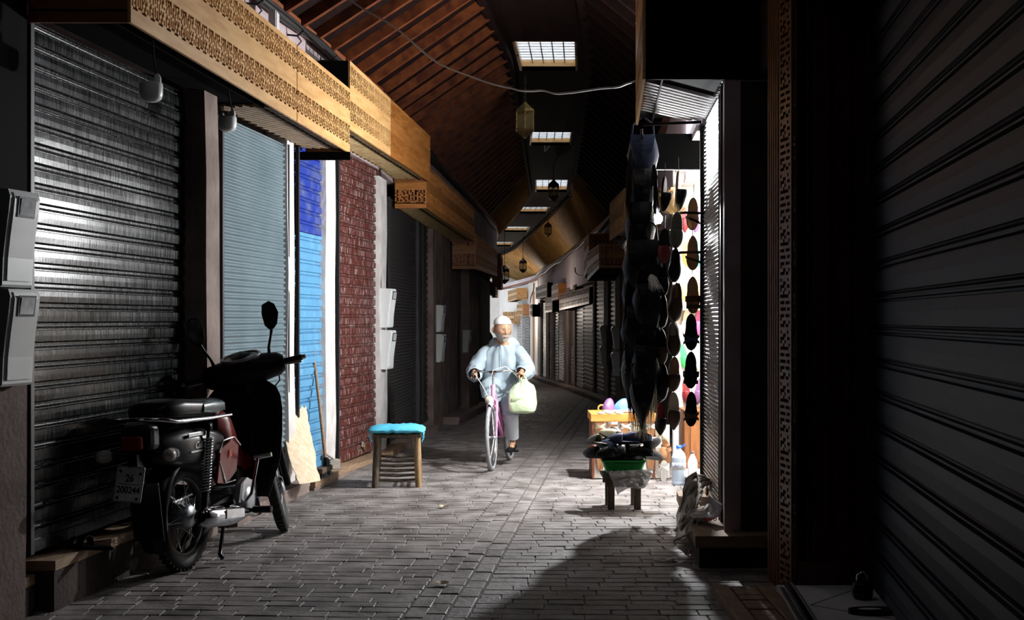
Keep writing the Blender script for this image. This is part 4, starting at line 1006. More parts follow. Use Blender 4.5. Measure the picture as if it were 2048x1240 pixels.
# ================================================================ SLIPPERS AND SHOES
def outline(L, W, n=24, pointed=0.0):
    pts = []
    for k in range(n):
        a = 2*PI*k/n; c, s_ = math.cos(a), math.sin(a)
        y = L/2*c; wq = W/2*(.86+.14*c) * (1-.18*math.exp(-((c+.15)/.3)**2))
        x = wq*s_
        if pointed and c > .6: x *= 1-pointed*((c-.6)/.4)
        pts.append((x, y))
    return pts
def slipper(name, label, kind, m_sole, m_up, m_in, L=.285, W=.105, group=None):
    """local: sole in XY plane, toe at +Y, up +Z"""
    t = thing(name, label, 'shoe' if kind in ('closed', 'shoe') else 'slipper', group=group)
    o_ = outline(L, W, 28, .55 if kind == 'babouche' else 0)
    b = B(); b.prism(o_, 0, .014); ob('sole', b, m_sole, t, True)
    b = B(); b.prism([(x*.9, y*.95) for x, y in o_], .014, .018); ob('insole', b, m_in, t, True)
    if kind in ('babouche', 'mule', 'closed', 'shoe'):
        y0 = {'babouche': -.01, 'mule': .0, 'closed': -L/2+.01, 'shoe': -L/2+.005}[kind]
        ys_ = [y0+(L/2-y0)*i/10 for i in range(11)]; rings = []
        for i, y in enumerate(ys_):
            c = min(1, max(-1, y/(L/2))); s_ = math.sqrt(max(0, 1-c*c)); wq = W/2*(.86+.14*c)*(1-.18*math.exp(-((c+.15)/.3)**2))*s_
            if kind == 'babouche' and c > .6: wq *= 1-.55*((c-.6)/.4)
            wq = max(wq, .003); hh = .062*(1-.55*max(0, c)**2)*(s_**.5 if c > .3 else 1) if kind != 'closed' else .06*(1-.4*max(0, c))*(s_**.4)
            hh = max(hh, .006)
            rings.append([(wq*math.cos(a)*1.02, y, .012+hh*math.sin(a)) for a in [PI*j/10 for j in range(11)]])
        b = B(); n = 11
        ins = [[(x*.92, y, .012+(z-.012)*.9) for x, y, z in r] for r in rings]
        vs = [p for r in rings for p in r]+[p for r in ins for p in r]; K = len(rings)*n
        fs = [(i*n+j, (i+1)*n+j, (i+1)*n+j+1, i*n+j+1) for i in range(len(rings)-1) for j in range(n-1)]
        fs += [tuple(K+q for q in f[::-1]) for f in fs]
        fs += [(j, j+1, K+j+1, K+j) for j in range(n-1)]
        if kind in ('closed', 'shoe'):   # foot opening: drop the faces on top near the heel
            fs = [f for f in fs if not (len(f) == 4 and all(((q % K)//n) <= 4 for q in f) and all(3 <= (q % K) % n <= 7 for q in f) and max(f)-min(f) < K)]
        b.add(vs, fs, True); ob('upper', b, m_up, t, True, fix=False)
    else:
        def strap(ya, yb, xa, xb, wd, h_):
            rings = []
            for j in range(13):
                a = PI*j/12; x = (xa+xb)/2+(xb-xa)/2*-math.cos(a); y = ya+(yb-ya)*j/12; z = .012+h_*math.sin(a)
                rings.append([(x, y-wd/2, z), (x, y+wd/2, z), (x, y+wd/2, z+.005), (x, y-wd/2, z+.005)])
            return B().loft(rings, smooth=False)
        if kind == 'cross':
            ob('strap', strap(.02, .09, -W/2, W/2, .024, .055), m_up, t, True); ob('strap', strap(.09, .02, -W/2, W/2, .024, .060), m_up, t, True)
        elif kind == 'ring':
            ob('strap', strap(.0, .0, -W*.95, W*.95, .022, .10), m_up, t, True); ob('strap', strap(.09, .03, -W/2, W/2, .022, .06), m_up, t, True)
        else:
            ob('strap', strap(.03, .03, -W/2, W/2, .045, .055), m_up, t, True); ob('strap', strap(.09, .09, -W/2*.9, W/2*.9, .03, .045), m_up, t, True)
    return t
dk = lambda n_, c, **k: mat(n_, c, .5, bump=.15, **k)
mB = M['blk_leather']; mBr = dk('dark brown leather', (.055, .028, .015)); mTan = dk('tan leather', (.36, .19, .09)); mRed = dk('dark red leather', (.16, .012, .014)); mGr = dk('greenish grey felt', (.10, .105, .075))
mCr = M['cream']; mNv = dk('navy suede', (.02, .03, .07)); mBlu = dk('blue felt', (.10, .22, .50)); mPur = dk('purple felt', (.15, .07, .16)); mPk = dk('pink leather', (.70, .08, .22)); mGn = dk('bright green leather', (.04, .52, .10)); mOr = dk('orange leather', (.72, .28, .06)); mWh = dk('white leather', (.75, .73, .70)); mTq = dk('turquoise leather', (.08, .45, .55)); mYe = dk('yellow leather', (.75, .52, .12)); mPl = dk('brown sole', (.30, .14, .06))
def hang(name, label, kind, ms, mu, mi, px, py, y, Lpx, tilt=0, yaw=0, up=True, cord=.1, group=None, wf=1.0):
    """hung by the heel, toe down; shows the sole side or upper side to the alley"""
    p = P(px, py, y); L = Lpx*y/F*1.0; t = slipper(name, label, kind, ms, mu, mi, group=group); s = L/.285
    # local +Y (toe) -> -Z world, local +Z (top) -> -Y world (toward the alley mouth)
    R = Matrix(((-1, 0, 0, 0), (0, 0, -1, 0), (0, -1, 0, 0), (0, 0, 0, 1)))
    R = Matrix.Rotation(tilt, 4, 'Y') @ Matrix.Rotation(yaw, 4, 'Z') @ R
    if not up: R = R @ Matrix.Rotation(PI, 4, 'Y')
    t.location = p; t.rotation_euler = R.to_euler(); t.scale = (s*wf, s, s)
    if cord:
        b = B().tube([(0, -L/2/s+.02, .01), (0, -L/2/s-cord/s, .005)], .0025/s, 5); ob('cord', b, M['cable'], t, True)
    return t
G = 'slippers hanging in columns at the front of the shoe shop'
HS = [
 ('babouche', 'black slipper with a white lining hanging highest in the left slipper column', 'babouche', mB, mB, mWh, 1326, 388, 9.5, 66, .05, 1.2),
 ('babouche', 'black red-toed slipper hanging just below and right of the dazzling bulb', 'mule', mB, mRed, mB, 1327, 492, 9.52, 66, .05, .4),
 ('slipper', 'black slipper with a white feather tuft beside it in the left column', 'mule', mB, mB, mB, 1322, 556, 9.60, 72, -.05, .1),
 ('slipper', 'plain black slipper hanging level with the ribbed shutter rail, left column', 'closed', mB, mB, mB, 1321, 622, 9.62, 70, .03, .2),
 ('slipper', 'black slipper with a pale side edge and a small blue mark, left column', 'mule', mB, mBr, mB, 1322, 694, 9.6, 70, .0, -.4),
 ('slipper', 'narrow black slipper hanging above the lowest dark red one, left column', 'closed', mB, mB, mB, 1321, 765, 9.62, 74, .04, .3),
 ('slipper', 'pointed black slipper with dark red lining, lowest of the left column', 'babouche', mRed, mB, mRed, 1320, 838, 9.6, 62, .0, .3),
 ('babouche', 'dark slipper pair edge-on with a white gap, highest in the middle column', 'babouche', mTan, mB, mWh, 1354, 382, 9.66, 76, .02, 1.3),
 ('babouche', 'oval greenish slipper with a pale rim in the middle column', 'mule', mCr, mGr, mGr, 1353, 460, 9.6, 70, .05, -.2),
 ('slipper', 'glossy black closed slipper under the greenish one, middle column', 'closed', mB, mB, mB, 1349, 530, 9.6, 66, .04, .1),
 ('shoe', 'dark brown leather shoe with side stitching in the middle column', 'shoe', mBr, mBr, mTan, 1350, 604, 9.62, 74, .03, .25),
 ('shoe', 'brown shoe with a grey edge hanging under the stitched one, middle column', 'shoe', mBr, mBr, mCr, 1348, 677, 9.6, 68, -.02, -.25),
 ('slipper', 'fur-topped brown slipper with a drooping side in the middle column', 'mule', mBr, mBr, mTan, 1347, 748, 9.6, 66, .05, .3),
 ('babouche', 'wide brown slipper tapering to a pointed toe, lowest of the middle column', 'babouche', mBr, mBr, mCr, 1347, 822, 9.6, 72, .0, .1),
 ('sandal', 'black sandal with round hoop straps, highest in the right column', 'ring', mB, mB, mTan, 1385, 428, 9.64, 62, .04, .1),
 ('sandal', 'brown sandal with hoop and cross straps in the right column', 'ring', mTan, mBr, mTan, 1385, 506, 9.62, 66, .0, .05),
 ('sandal', 'broad brown leather mule with layered straps in the right column', 'strap', mBr, mBr, mTan, 1385, 590, 9.62, 70, -.02, .15),
 ('sandal', 'black sandal with a blue crossed strap in the right column', 'cross', mB, mNv, mB, 1382, 664, 9.6, 70, .0, .0),
 ('sandal', 'black sandal with a thin white rim in front of green slippers, right column', 'strap', mB, mB, mB, 1381, 740, 9.62, 70, .02, .1),
 ('sandal', 'black laced sandal hanging lowest in the right column', 'cross', mB, mBr, mB, 1382, 818, 9.6, 66, .02, .0)]
for (nm, lab, kd, ms, mu, mi, px, py, y, L, tl, yw) in HS:
    big = (1.22 if kd in ('shoe', 'closed', 'mule') else 1.12) if px < 1370 else 1.2
    hang(nm, lab, kd, ms, mu, mi, px, py, y, L*1.06, tl, yw*.9, group=G, wf=big)
# bright stock on the inner wall of the shop
cols = [mOr, mPk, mGn, mTq, mYe, mWh, mRed, mTan, mCr, mPur, mOr, mPk]; names = ['orange', 'pink', 'green', 'turquoise', 'yellow', 'white', 'dark red', 'tan', 'cream', 'purple', 'orange', 'pink']
rr = random.Random(11); proto = None; GI = 'coloured slippers pinned up on the inner wall of the shoe shop'
for r in range(7):
    for c_ in range(5):
        x = 1.70+.125*c_+.02*(r % 2); z = .45+.34*r; i = (r*5+c_*3+r) % 10
        lab = '%s slipper on the bright inner shop wall, %s row, %s' % (names[i], ['lowest', 'second', 'third', 'fourth', 'fifth', 'sixth', 'top'][r], ['leftmost', 'second from left', 'middle', 'fourth from left', 'rightmost'][c_])
        if proto is None: proto = slipper('slipper', lab, 'babouche', mTan, cols[i], cols[i], group=GI); q = proto
        else: q = copytree(proto, label=lab); recolor(q, 'upper', cols[i]); recolor(q, 'insole', cols[i])
        q.location = (x, 12.36, z); q.rotation_euler = (PI/2, 0, PI if False else rr.uniform(-.12, .12)); q.rotation_euler = Euler((PI/2, rr.uniform(-.2, .2)+PI, 0)); q.scale = (1.0, .95, .9)
# horsehair fans / whisks among the goods
def hair(name, label, root_p, tip_p, n, spread, r0, m, cat='tassel', seed=1, droop=.0, wpx=.0):
    b = B(); rr = random.Random(seed); a = Vector(root_p); c = Vector(tip_p)
    for i in range(n):
        off = Vector((rr.gauss(0, 1), rr.gauss(0, 1)*.6, rr.gauss(0, .5)))*spread; o0 = off*.25
        mid = a.lerp(c, .5)+off*.8+Vector((0, 0, droop)); end = c+off*1.3+Vector((0, 0, rr.uniform(-.05, .05)*(c-a).length*3))
        b.tube([a+o0, a.lerp(mid, .5)+off*.35, mid, end], [r0, r0, r0*.8, r0*.25], 4, caps=False)
    o = ob(name, b, m); return tag(o, label, cat)
mH = mat('cream horsehair', (.72, .66, .52), .6); mHw = mat('white feather down', (.85, .84, .80), .6); mHt = mat('straw fan', (.50, .36, .18), .6)
hair('horsehair_tail', 'long cream horsehair tail hanging at the foot of the black bags', P(1300, 715, 9.55), P(1283, 858, 9.50), 170, .024, .003, mH, seed=2)
hair('horsehair_tail', 'second pale horsehair strand curving right of the black bags', P(1309, 690, 9.56), P(1303, 838, 9.54), 90, .014, .0028, mH, seed=3)
hair('feather_tuft', 'bright white feather tuft on the left edge of the bags beside the pale awning', P(1268, 460, 9.7), P(1258, 497, 9.68), 110, .022, .0025, mHw, seed=4)
hair('feather_tuft', 'grey white feather tuft over the black slipper in the left column', P(1302, 550, 9.4), P(1313, 578, 9.38), 60, .018, .0018, mHw, seed=5)
hair('feather_tuft', 'small white tuft low on the left edge of the black bags', P(1258, 715, 9.6), P(1252, 742, 9.58), 60, .014, .0022, mHw, seed=6)
hair('straw_fan', 'straw fan whisk hanging behind the highest slippers', P(1352, 425, 9.85), P(1352, 385, 9.9), 120, .05, .002, mHt, 'fan', seed=7)
for i, (a_, b_, n_, sp_) in enumerate((((1262, 300), (1255, 420), 60, .012), ((1308, 330), (1312, 430), 50, .012), ((1256, 560), (1250, 690), 70, .014), ((1308, 600), (1316, 700), 50, .012), ((1262, 760), (1268, 850), 60, .014), ((1284, 790), (1286, 872), 70, .014))):
    hair('leather_fringe', 'black leather fringe strands on the bag bunch, %s' % ['high on its left edge', 'high on its right edge', 'halfway down its left edge', 'halfway down its right edge', 'low on its left edge', 'hanging from its lowest tip'][i], P(a_[0], a_[1], 9.6), P(b_[0], b_[1], 9.58), n_, sp_, .0035, mB, 'fringe', seed=20+i)
# hanging black leather bags
G = 'black leather goods hanging in a thick bunch at the shop front'
def bag(label, px, py, y, wpx, hpx, seed, m=mB, point=False):
    p = P(px, py, y); w_, h_ = wpx*y/F, hpx*y/F; rr = random.Random(seed)
    t = thing('leather_bag', label, 'bag', p, rot=(0, 0, rr.uniform(-.2, .2)), group=G); b = B(); rings = []; w_ *= 1.28
    for j in range(9):
        v = j/8; z = h_/2-v*h_; ww = w_/2*(.75+.35*math.sin(PI*min(1, v*1.05)))*(1 if not point else max(.1, 1-v**1.8)); dd = .035+.055*math.sin(PI*v)
        ring = []
        for k in range(16):
            a = 2*PI*k/16; nn = .012*noise.noise(Vector((math.cos(a)*2+seed, math.sin(a)*2, v*5)))
            ring.append(((ww+nn)*math.cos(a), (dd+nn)*math.sin(a), z+nn))
        rings.append(ring)
    b.loft(rings); ob('body', b, m, t, True)
    b = B(); fl_ = []
    for j in range(5):
        v = j/4; z = h_*.48-v*h_*.45; ww = w_/2*(.86-.25*v*v); fl_.append([(-ww, -.055-.035*math.sin(v*2), z), (0, -.07-.03*math.sin(v*2), z-.01*v), (ww, -.055-.035*math.sin(v*2), z), (ww, -.045-.035*math.sin(v*2), z), (0, -.06-.03*math.sin(v*2), z), (-ww, -.045-.035*math.sin(v*2), z)])
    ob('flap', B().loft(fl_, smooth=False), m, t, True)
    ob('buckle', B().torus((0, -.105, -.0), .012, .0025, 'Y', 12, 6), M['rail'], t, True)
    ob('strap', B().tube([(-w_*.4, 0, h_*.4), (-w_*.35, -.01, h_*.75), (0, 0, h_*.95), (w_*.35, .01, h_*.75), (w_*.4, 0, h_*.4)], .008, 6), m, t, True)
    return t
BG = [(1286, 312, 9.75, 44, 84, 'blue-sheened black bag, topmost of the hanging bunch'), (1283, 385, 9.72, 38, 96, 'narrow black bag second from the top of the bunch'),
      (1280, 455, 9.7, 44, 104, 'black bag hanging level with the dazzling bulb'), (1286, 535, 9.62, 58, 110, 'wide black bag below the bulb level'),
      (1276, 590, 9.68, 46, 104, 'black bag with a small metal stud, middle of the bunch'), (1294, 612, 9.55, 44, 90, 'soft black bag bulging right beneath the feather tuft'),
      (1282, 665, 9.6, 56, 112, 'large plain black bag in the lower middle of the bunch'), (1276, 742, 9.62, 48, 110, 'black bag beside the low white tuft'),
      (1290, 740, 9.52, 40, 100, 'slim black bag in front of the horsehair, lower right'), (1284, 806, 9.5, 42, 104, 'pointed black bag, lowest of the bunch')]
for i, (px, py, y, ww, hh, lab) in enumerate(BG): bag(lab, px, py, y, ww, hh, i+1, m=(mNv if i == 0 else mB), point=(i == 9))
t = ob('hanging_rope', B().tube([P(1283, 258, 9.75), P(1284, 400, 9.72), P(1285, 700, 9.62)], .012, 6).tube([P(1283, 262, 9.6), P(1288, 290, 9.75)], .01, 6), M['cable']); tag(t, 'black rope holding up the bunch of leather bags', 'rope')
rl = ob('display_rail', B().tube([(1.02, 9.75, 3.02), (1.46, 9.62, 3.02)], .012, 8), M['blackmetal']); tag(rl, 'dark iron rail over the shop front from which slippers hang', 'rail')

# ---- shoe rack
X0, X1, Yr = .752, 1.40, 11.72; zt = .615
t = thing('shoe_rack', 'white scalloped slipper display rack with an orange wooden top', 'shoe rack', (1.08, 11.75, 0))
mWs = mat('white painted board', (.74, .72, .68), .6, col2=(.66, .63, .58), vs=12)
ob('top_board', B().box(((X0+X1)/2-.03, 11.95, zt-.035), (X1-X0-.03, .5, .075), bev=.006), mat('orange wood', (.70, .22, .04), .45, col2=(.80, .32, .08), vs=4, stretch=(1, 6, 6)), t)
ob('side_panel', B().box((X0+.01, 11.95, .29), (.02, .48, .56)), M['wood_red'], t); ob('side_panel', B().box((X1-.07, 11.95, .29), (.02, .48, .56)), M['wood_red'], t)
ob('front_board', B().box(((X0+X1)/2-.03, Yr+.02, .29), (X1-X0-.07, .012, .56)), mWs, t)
b = B()
for i in range(40): b.ball((X0+.03+(X1-X0-.1)*i/39, Yr+.008, .572), (.009, .006, .008), 6, 4)
for i in range(40): b.ball((X0+.03+(X1-X0-.1)*i/39, Yr+.008, .285), (.009, .006, .008), 6, 4)
ob('scalloped_edge', b, mWs, t)
ob('back_panel', B().box(((X0+X1)/2-.03, 12.18, .3), (X1-X0-.07, .015, .56)), M['wood_red'], t)
GK = 'slippers pinned on the front of the white display rack'
px_, k = 0, 0
rackp = None
for r, (z, zs) in enumerate(((.455, 'top'), (.19, 'bottom'))):
    for c_ in range(5):
        x = X0+.075+.118*c_; mm = (mPl, mWh, mPl) if (c_+r) % 3 else (mCr, mCr, mPl)
        lab = ['brown and white slipper, %s in the %s row of the white rack' % (['leftmost', 'second', 'third', 'fourth', 'rightmost'][c_], zs)][0]
        q = slipper('slipper', lab, 'cross' if c_ % 2 == 0 else 'strap', mm[0], mm[1], mm[2], group=GK)
        q.location = (x, Yr+.0, z); q.rotation_euler = Euler((PI/2, PI, 0)) if False else Euler((PI/2, 0, 0)); q.scale = (.95, .86, .8)
# stack of cream slippers on the right end of the rack
for i, (dx, z, mm, kd, rz, lab) in enumerate(((.02, .50, mCr, 'mule', .1, 'cream frilled slipper, highest at the right end of the rack'), (.075, .40, mCr, 'mule', -.1, 'cream frilled slipper, second down at the right end of the rack'),
        (.09, .27, mPl, 'strap', -.2, 'tan slipper showing its sole halfway down the right end'), (.05, .22, mPl, 'mule', .15, 'dark tan slipper tucked beside the other tan one'), (.06, .09, mWh, 'cross', 0, 'white flowered slipper near the ground at the right end'))):
    q = slipper('slipper', lab, kd, mTan, mm, mm, group='slippers stacked on the right end of the rack')
    q.location = (1.37+dx-.02, Yr-.05-.012*i, z); q.rotation_euler = (PI/2+.15, rz, 0); q.scale = (.9, .8, .8)
ob('end_board', B().box((1.415, Yr+.03, .26), (.13, .012, .5)), mWs, t)
# things on top of the rack
q = slipper('slipper', 'round purple slipper with a red rim on top of the display rack', 'mule', mWh, mPur, mRed); q.location = (.93, 11.85, zt+.012); q.rotation_euler = (0, 0, 2.6); q.scale = (1.25, .8, 1.75)
q = slipper('slipper', 'pointed blue felt slipper on top of the display rack', 'babouche', mWh, mBlu, mBlu); q.location = (1.07, 11.85, zt+.012); q.rotation_euler = (0, 0, 1.9); q.scale = (1.3, .85, 1.7)
t = ob('orange_loop', B().torus((.845, 11.8, zt+.045), .032, .008, 'Y', 20, 8), mOr); tag(t, 'small orange leather loop standing on the rack top', 'loop')
for i in range(3):
    q = ob('pebble_sole', B().ball((.83+.085*i, 11.64, zt+.014), (.038, .03, .014), 12, 6), mCr); tag(q, '%s flat cream insole on the front edge of the rack top' % ['leftmost', 'middle', 'rightmost'][i], 'insole', 'flat cream insoles on the rack')
# ---- small table, green tub, heap of shoes
t = thing('small_table', 'low dark wooden table carrying the green tub of shoes', 'table', (.89, 9.98, 0))
ob('tabletop', B().box((.885, 10.0, .262), (.34, .36, .035), bev=.005), M['wood_old'], t)
ob('apron', B().box((.885, 9.86, .215), (.30, .03, .07)).box((.885, 10.14, .215), (.30, .03, .07)), M['wood_old'], t)
for x in (.782, .99):
    for y in (9.87, 10.13): ob('leg', B().box((x, y, .122), (.052, .052, .245), bev=.004, taper=1.05), M['wood_old'], t)
t = thing('green_tub', 'rectangular green plastic tub on the low table', 'tub', (.885, 9.98, .28))
b = B(); ro = []
def rrect(hx, hy, z, n=6, r=.03): 
    out = []
    for cx_, cy_, a0 in ((hx-r, hy-r, 0), (-hx+r, hy-r, PI/2), (-hx+r, -hy+r, PI), (hx-r, -hy+r, 1.5*PI)):
        for k in range(n): a = a0+PI/2*k/(n-1); out.append((.885+cx_+r*math.cos(a), 9.98+cy_+r*math.sin(a), z))
    return out
b.loft([rrect(.135, .13, .281), rrect(.17, .155, .385), rrect(.165, .15, .385), rrect(.13, .125, .290)]); ob('wall', b, M['green'], t)
b = B(); b.loft([rrect(.178, .162, .380), rrect(.182, .166, .386), rrect(.178, .162, .392), rrect(.168, .152, .392)], caps=False); ob('rim', b, M['green'], t)
rr = random.Random(21); G = 'dark leather slippers heaped in the green tub'
labs = ['black slipper poking out low on the left of the heap', 'blue slipper with an open heel on the left of the heap', 'olive-lined slipper, leftmost of the heap', 'navy patterned slipper across the middle of the heap', 'navy patterned slipper high on the right of the heap',
        'black slipper pointing up at the right of the heap', 'black slipper in the front middle of the heap', 'black slipper front right of the heap', 'black slipper rear left of the heap', 'brown slipper standing at the back of the heap',
        'black slipper rear right of the heap', 'black slipper front left of the heap', 'cream and brown slipper on top at the back', 'black slipper sagging over the right rim']
pos = [(-.20, -.02, .44, .9, 0), (-.13, -.06, .50, .4, 0), (-.20, .0, .53, .5, 0), (-.01, -.05, .545, 1.35, 0), (.10, -.02, .56, 1.2, 0), (.19, -.02, .50, -1.0, .5), (0, -.12, .46, 1.5, 0), (.10, -.12, .46, 1.0, 0), (-.10, .08, .50, .7, 0), (-.02, .10, .56, .4, .6), (.10, .1, .52, -.7, 0), (-.09, -.11, .455, 1.9, 0), (-.07, .04, .565, 1.0, .3), (.18, -.06, .44, -1.3, -.2)]
cl = [mB, mNv, mGr, mNv, mNv, mB, mB, mB, mB, mBr, mB, mB, mCr, mB]
for i, (x, y, z, rz, rx) in enumerate(pos):
    q = slipper('slipper', labs[i], ['babouche', 'closed', 'mule'][i % 3], mB, cl[i], (mCr if i == 2 else cl[i]), group=G)
    q.location = (.885+x, 9.98+y, z-.03); q.rotation_euler = (rx, rr.uniform(-.5, .5), rz); q.scale = (1.05, 1.0, 1.15)
b = B(); b.ball((.885, 9.99, .40), (.17, .15, .10), 20, 10); q = ob('slipper_heap', b, mB); tag(q, 'dark mass of black leather slippers filling the green tub', 'slippers', kind='stuff')
# clear plastic sheet hanging from the tub
def sheet(name, label, cat, fn, nu, nv, m, th=.002, parent=None):
    vs = [fn(i/nu, j/nv) for i in range(nu+1) for j in range(nv+1)]; k = nv+1
    o = ob(name, B().add(vs, [(i*k+j, (i+1)*k+j, (i+1)*k+j+1, i*k+j+1) for i in range(nu) for j in range(nv)], True), m, parent, fix=False)
    s_ = o.modifiers.new('thick', 'SOLIDIFY'); s_.thickness = th
    if label: tag(o, label, cat)
    return o
def film(u, v):
    a, c = P(1216, 943, 9.80), P(1309, 938, 9.78); e, f = P(1236, 990, 9.75), P(1290, 968, 9.72)
    p = a.lerp(c, u)*(1-v)+e.lerp(f, u)*v; n_ = noise.noise(Vector((u*7, v*6, 1))); n2 = noise.noise(Vector((u*20, v*18, 4)))
    return p+Vector((.01*n_, -.03*n_-.010*n2-.02*v, .01*n2+.025*math.sin(u*5)*v))
sheet('plastic_sheet', 'crumpled clear plastic sheet hanging from the front of the low table', 'plastic sheet', film, 26, 18, M['film'])
# ---- bottles
t = thing('water_bottle', 'large clear five litre water bottle with a blue handled cap', 'bottle', (1.525, 11.35, 0))
c0 = Vector((1.515, 11.35, 0)); s = .068
prof_ = [(0, .0), (.058, .0), (.066, .012)]+[(.066-.004*(k % 2), .03+.012*k) for k in range(8)]+[(.066, .135), (.066, .20), (.062, .21)]+[(.066-.003*(k % 2), .22+.01*k) for k in range(3)]+[(.064, .255), (.05, .29), (.028, .315), (.021, .32), (.021, .335)]
ob('body', B().lathe(prof_, c0, 28), M['water'], t)
ob('cap', B().lathe([(.024, .333), (.025, .338), (.024, .358), (0, .36)], c0, 18), M['bluecap'], t)
ob('handle', B().tube([c0+Vector((.02, 0, .335)), c0+Vector((.045, 0, .365)), c0+Vector((.065, 0, .372)), c0+Vector((.05, 0, .352)), c0+Vector((.022, 0, .34))], .004, 6), M['bluecap'], t)
lb = B(); rings = []
for z in (.14, .205): rings.append([c0+Vector((.0672*math.sin(a), -.0672*math.cos(a), z)) for a in [-1.2+2.4*k/16 for k in range(17)]])
lb.add(rings[0]+rings[1], [(i, i+1, 17+i+1, 17+i) for i in range(16)], True); lab_o = ob('paper_label', lb, M['plaster_white'], t, fix=False); lab_o.modifiers.new('s', 'SOLIDIFY').thickness = .0008
tx = text_mesh('Bahia', .042, .0006, shear=.3); tx.v = [(c0.x-.012+x*.95, c0.y-.0692+(x*x)*4, c0.z+.183+y) for x, y, z in tx.v]; ob('lettering', tx, mat('blue ink', (.02, .12, .40), .5), lab_o)
tl = B()
for k in range(3): tl.box((c0.x, c0.y-.0676, .165-.008*k), (.075-.01*k, .0008, .002))
ob('small_print', tl, M['robe_dark'], lab_o)
c0 = Vector((1.625, 11.25, .08)); t = thing('milk_bottle', 'cloudy white plastic bottle with a brown cap beside the big one', 'bottle', c0)
ob('body', B().lathe([(0, 0), (.042, 0), (.044, .01), (.044, .13), (.038, .155), (.018, .20), (.016, .215)], c0, 22), M['milky'], t)
ob('cap', B().lathe([(.019, .213), (.019, .235), (0, .236)], c0, 14), M['leather'], t)
# ---- sack cloth and plastic bag on the stone step, paper on the ground
def sk(u, v):
    # drape: back/top over step to the ground in front-left
    pts = [P(1400, 950, 9.1), P(1388, 944, 8.9), P(1372, 958, 8.75), P(1362, 1000, 8.6), P(1352, 1062, 8.35)]
    q = [P(1428, 965, 8.9), P(1412, 972, 8.7), P(1402, 990, 8.55), P(1386, 1024, 8.35), P(1374, 1050, 8.1)]
    k = v*4; i = min(3, int(k)); f = k-i
    a = pts[i].lerp(pts[i+1], f); c = q[i].lerp(q[i+1], f); p = a.lerp(c, u)
    n_ = noise.noise(Vector((u*3.2, v*5, 2))); n2 = noise.noise(Vector((u*9, v*12, 7)))
    return p+Vector((.030*n_, -.09*n_-.03*n2, .035*n_*math.sin(PI*v)+.018*n2))
sheet('sack_cloth', 'crumpled beige sackcloth draped over the end of the stone step', 'cloth', sk, 26, 34, M['sack'], .006)
def sk2(u, v):
    a, c = P(1366, 1035, 8.1), P(1425, 1012, 8.6); e, f = P(1348, 1092, 7.8), P(1392, 1066, 7.75)
    p = a.lerp(c, u)*(1-v)+e.lerp(f, u)*v; n_ = noise.noise(Vector((u*5, v*4, 12)))
    return p+Vector((.02*n_, 0, .035*n_+.02))
sheet('sack_cloth', 'flat lower fold of sackcloth hanging off the stone step to the paving', 'cloth', sk2, 18, 16, M['sack'], .006)
def pb(u, v):
    c = P(1407, 1018, 7.95); a = u*2*PI; r = math.sin(PI*min(.98, max(.02, v)))
    n_ = noise.noise(Vector((math.cos(a)*2, math.sin(a)*2, v*4))); n2 = noise.noise(Vector((math.cos(a)*6, math.sin(a)*6, v*12)))
    return Vector((c.x+(.105*r+.02*n_)*math.cos(a)+.03*v, c.y+(.12*r+.02*n_)*math.sin(a), .215+.13*v*(.6+.8*max(0, math.cos(a-.2)))*.9+.012*n2))
q = sheet('plastic_bag', 'crumpled clear plastic bag with red print on the stone step', 'plastic bag', pb, 34, 16, M['film'])
tx = text_mesh('ouro', .045, .0006, True); tx.v = [(1.235+x, 7.80-.0+x*.1, .255+y*.8) for x, y, z in tx.v]; ob('red_print', tx, mat('red ink', (.6, .02, .05), .5), q)
rr = random.Random(4)
c = P(1330, 1122, 7.77)
b = B(); vs = []; 
for i in range(6):
    for j in range(4): vs.append((c.x-.075+.03*i, c.y-.04+.025*j, .012+.012*rr.random()))
q = ob('crumpled_paper', B().add(vs, [(i*4+j, (i+1)*4+j, (i+1)*4+j+1, i*4+j+1) for i in range(5) for j in range(3)]), M['plaster_white'], fix=False); q.modifiers.new('s', 'SOLIDIFY').thickness = .001; tag(q, 'small crumpled white paper scrap on the dark paving', 'paper')
for i, (px, py) in enumerate(((888, 1016), (885, 1171))):
    y = 1.5*F/(py-HY); c = P(px, py, y); vs = []
    for a in range(10): vs.append((c.x+.05*math.cos(a*.628), c.y+.03*math.sin(a*.628)*(1 if a % 2 else .6), .012+.014*rr.random()))
    q = ob('dry_leaf', B().add(vs+[(c.x, c.y, .008)], [(a, (a+1) % 10, 10) for a in range(10)]), M['cardboard'], fix=False); q.modifiers.new('s', 'SOLIDIFY').thickness = .001
    if i: q.scale = (1, 1, 1)
    tag(q, ['dry pale leaf lying mid paving in front of the stool', 'tiny pale scrap near the bottom of the drain strip'][i], 'leaf')
# flat dark sandal lying on the near threshold
q = slipper('slipper', 'dark flat slipper lying on the near wooden threshold at lower left', 'strap', mB, mB, mB); q.location = (-2.28, 6.75, .262); q.rotation_euler = (0, 0, 1.3)
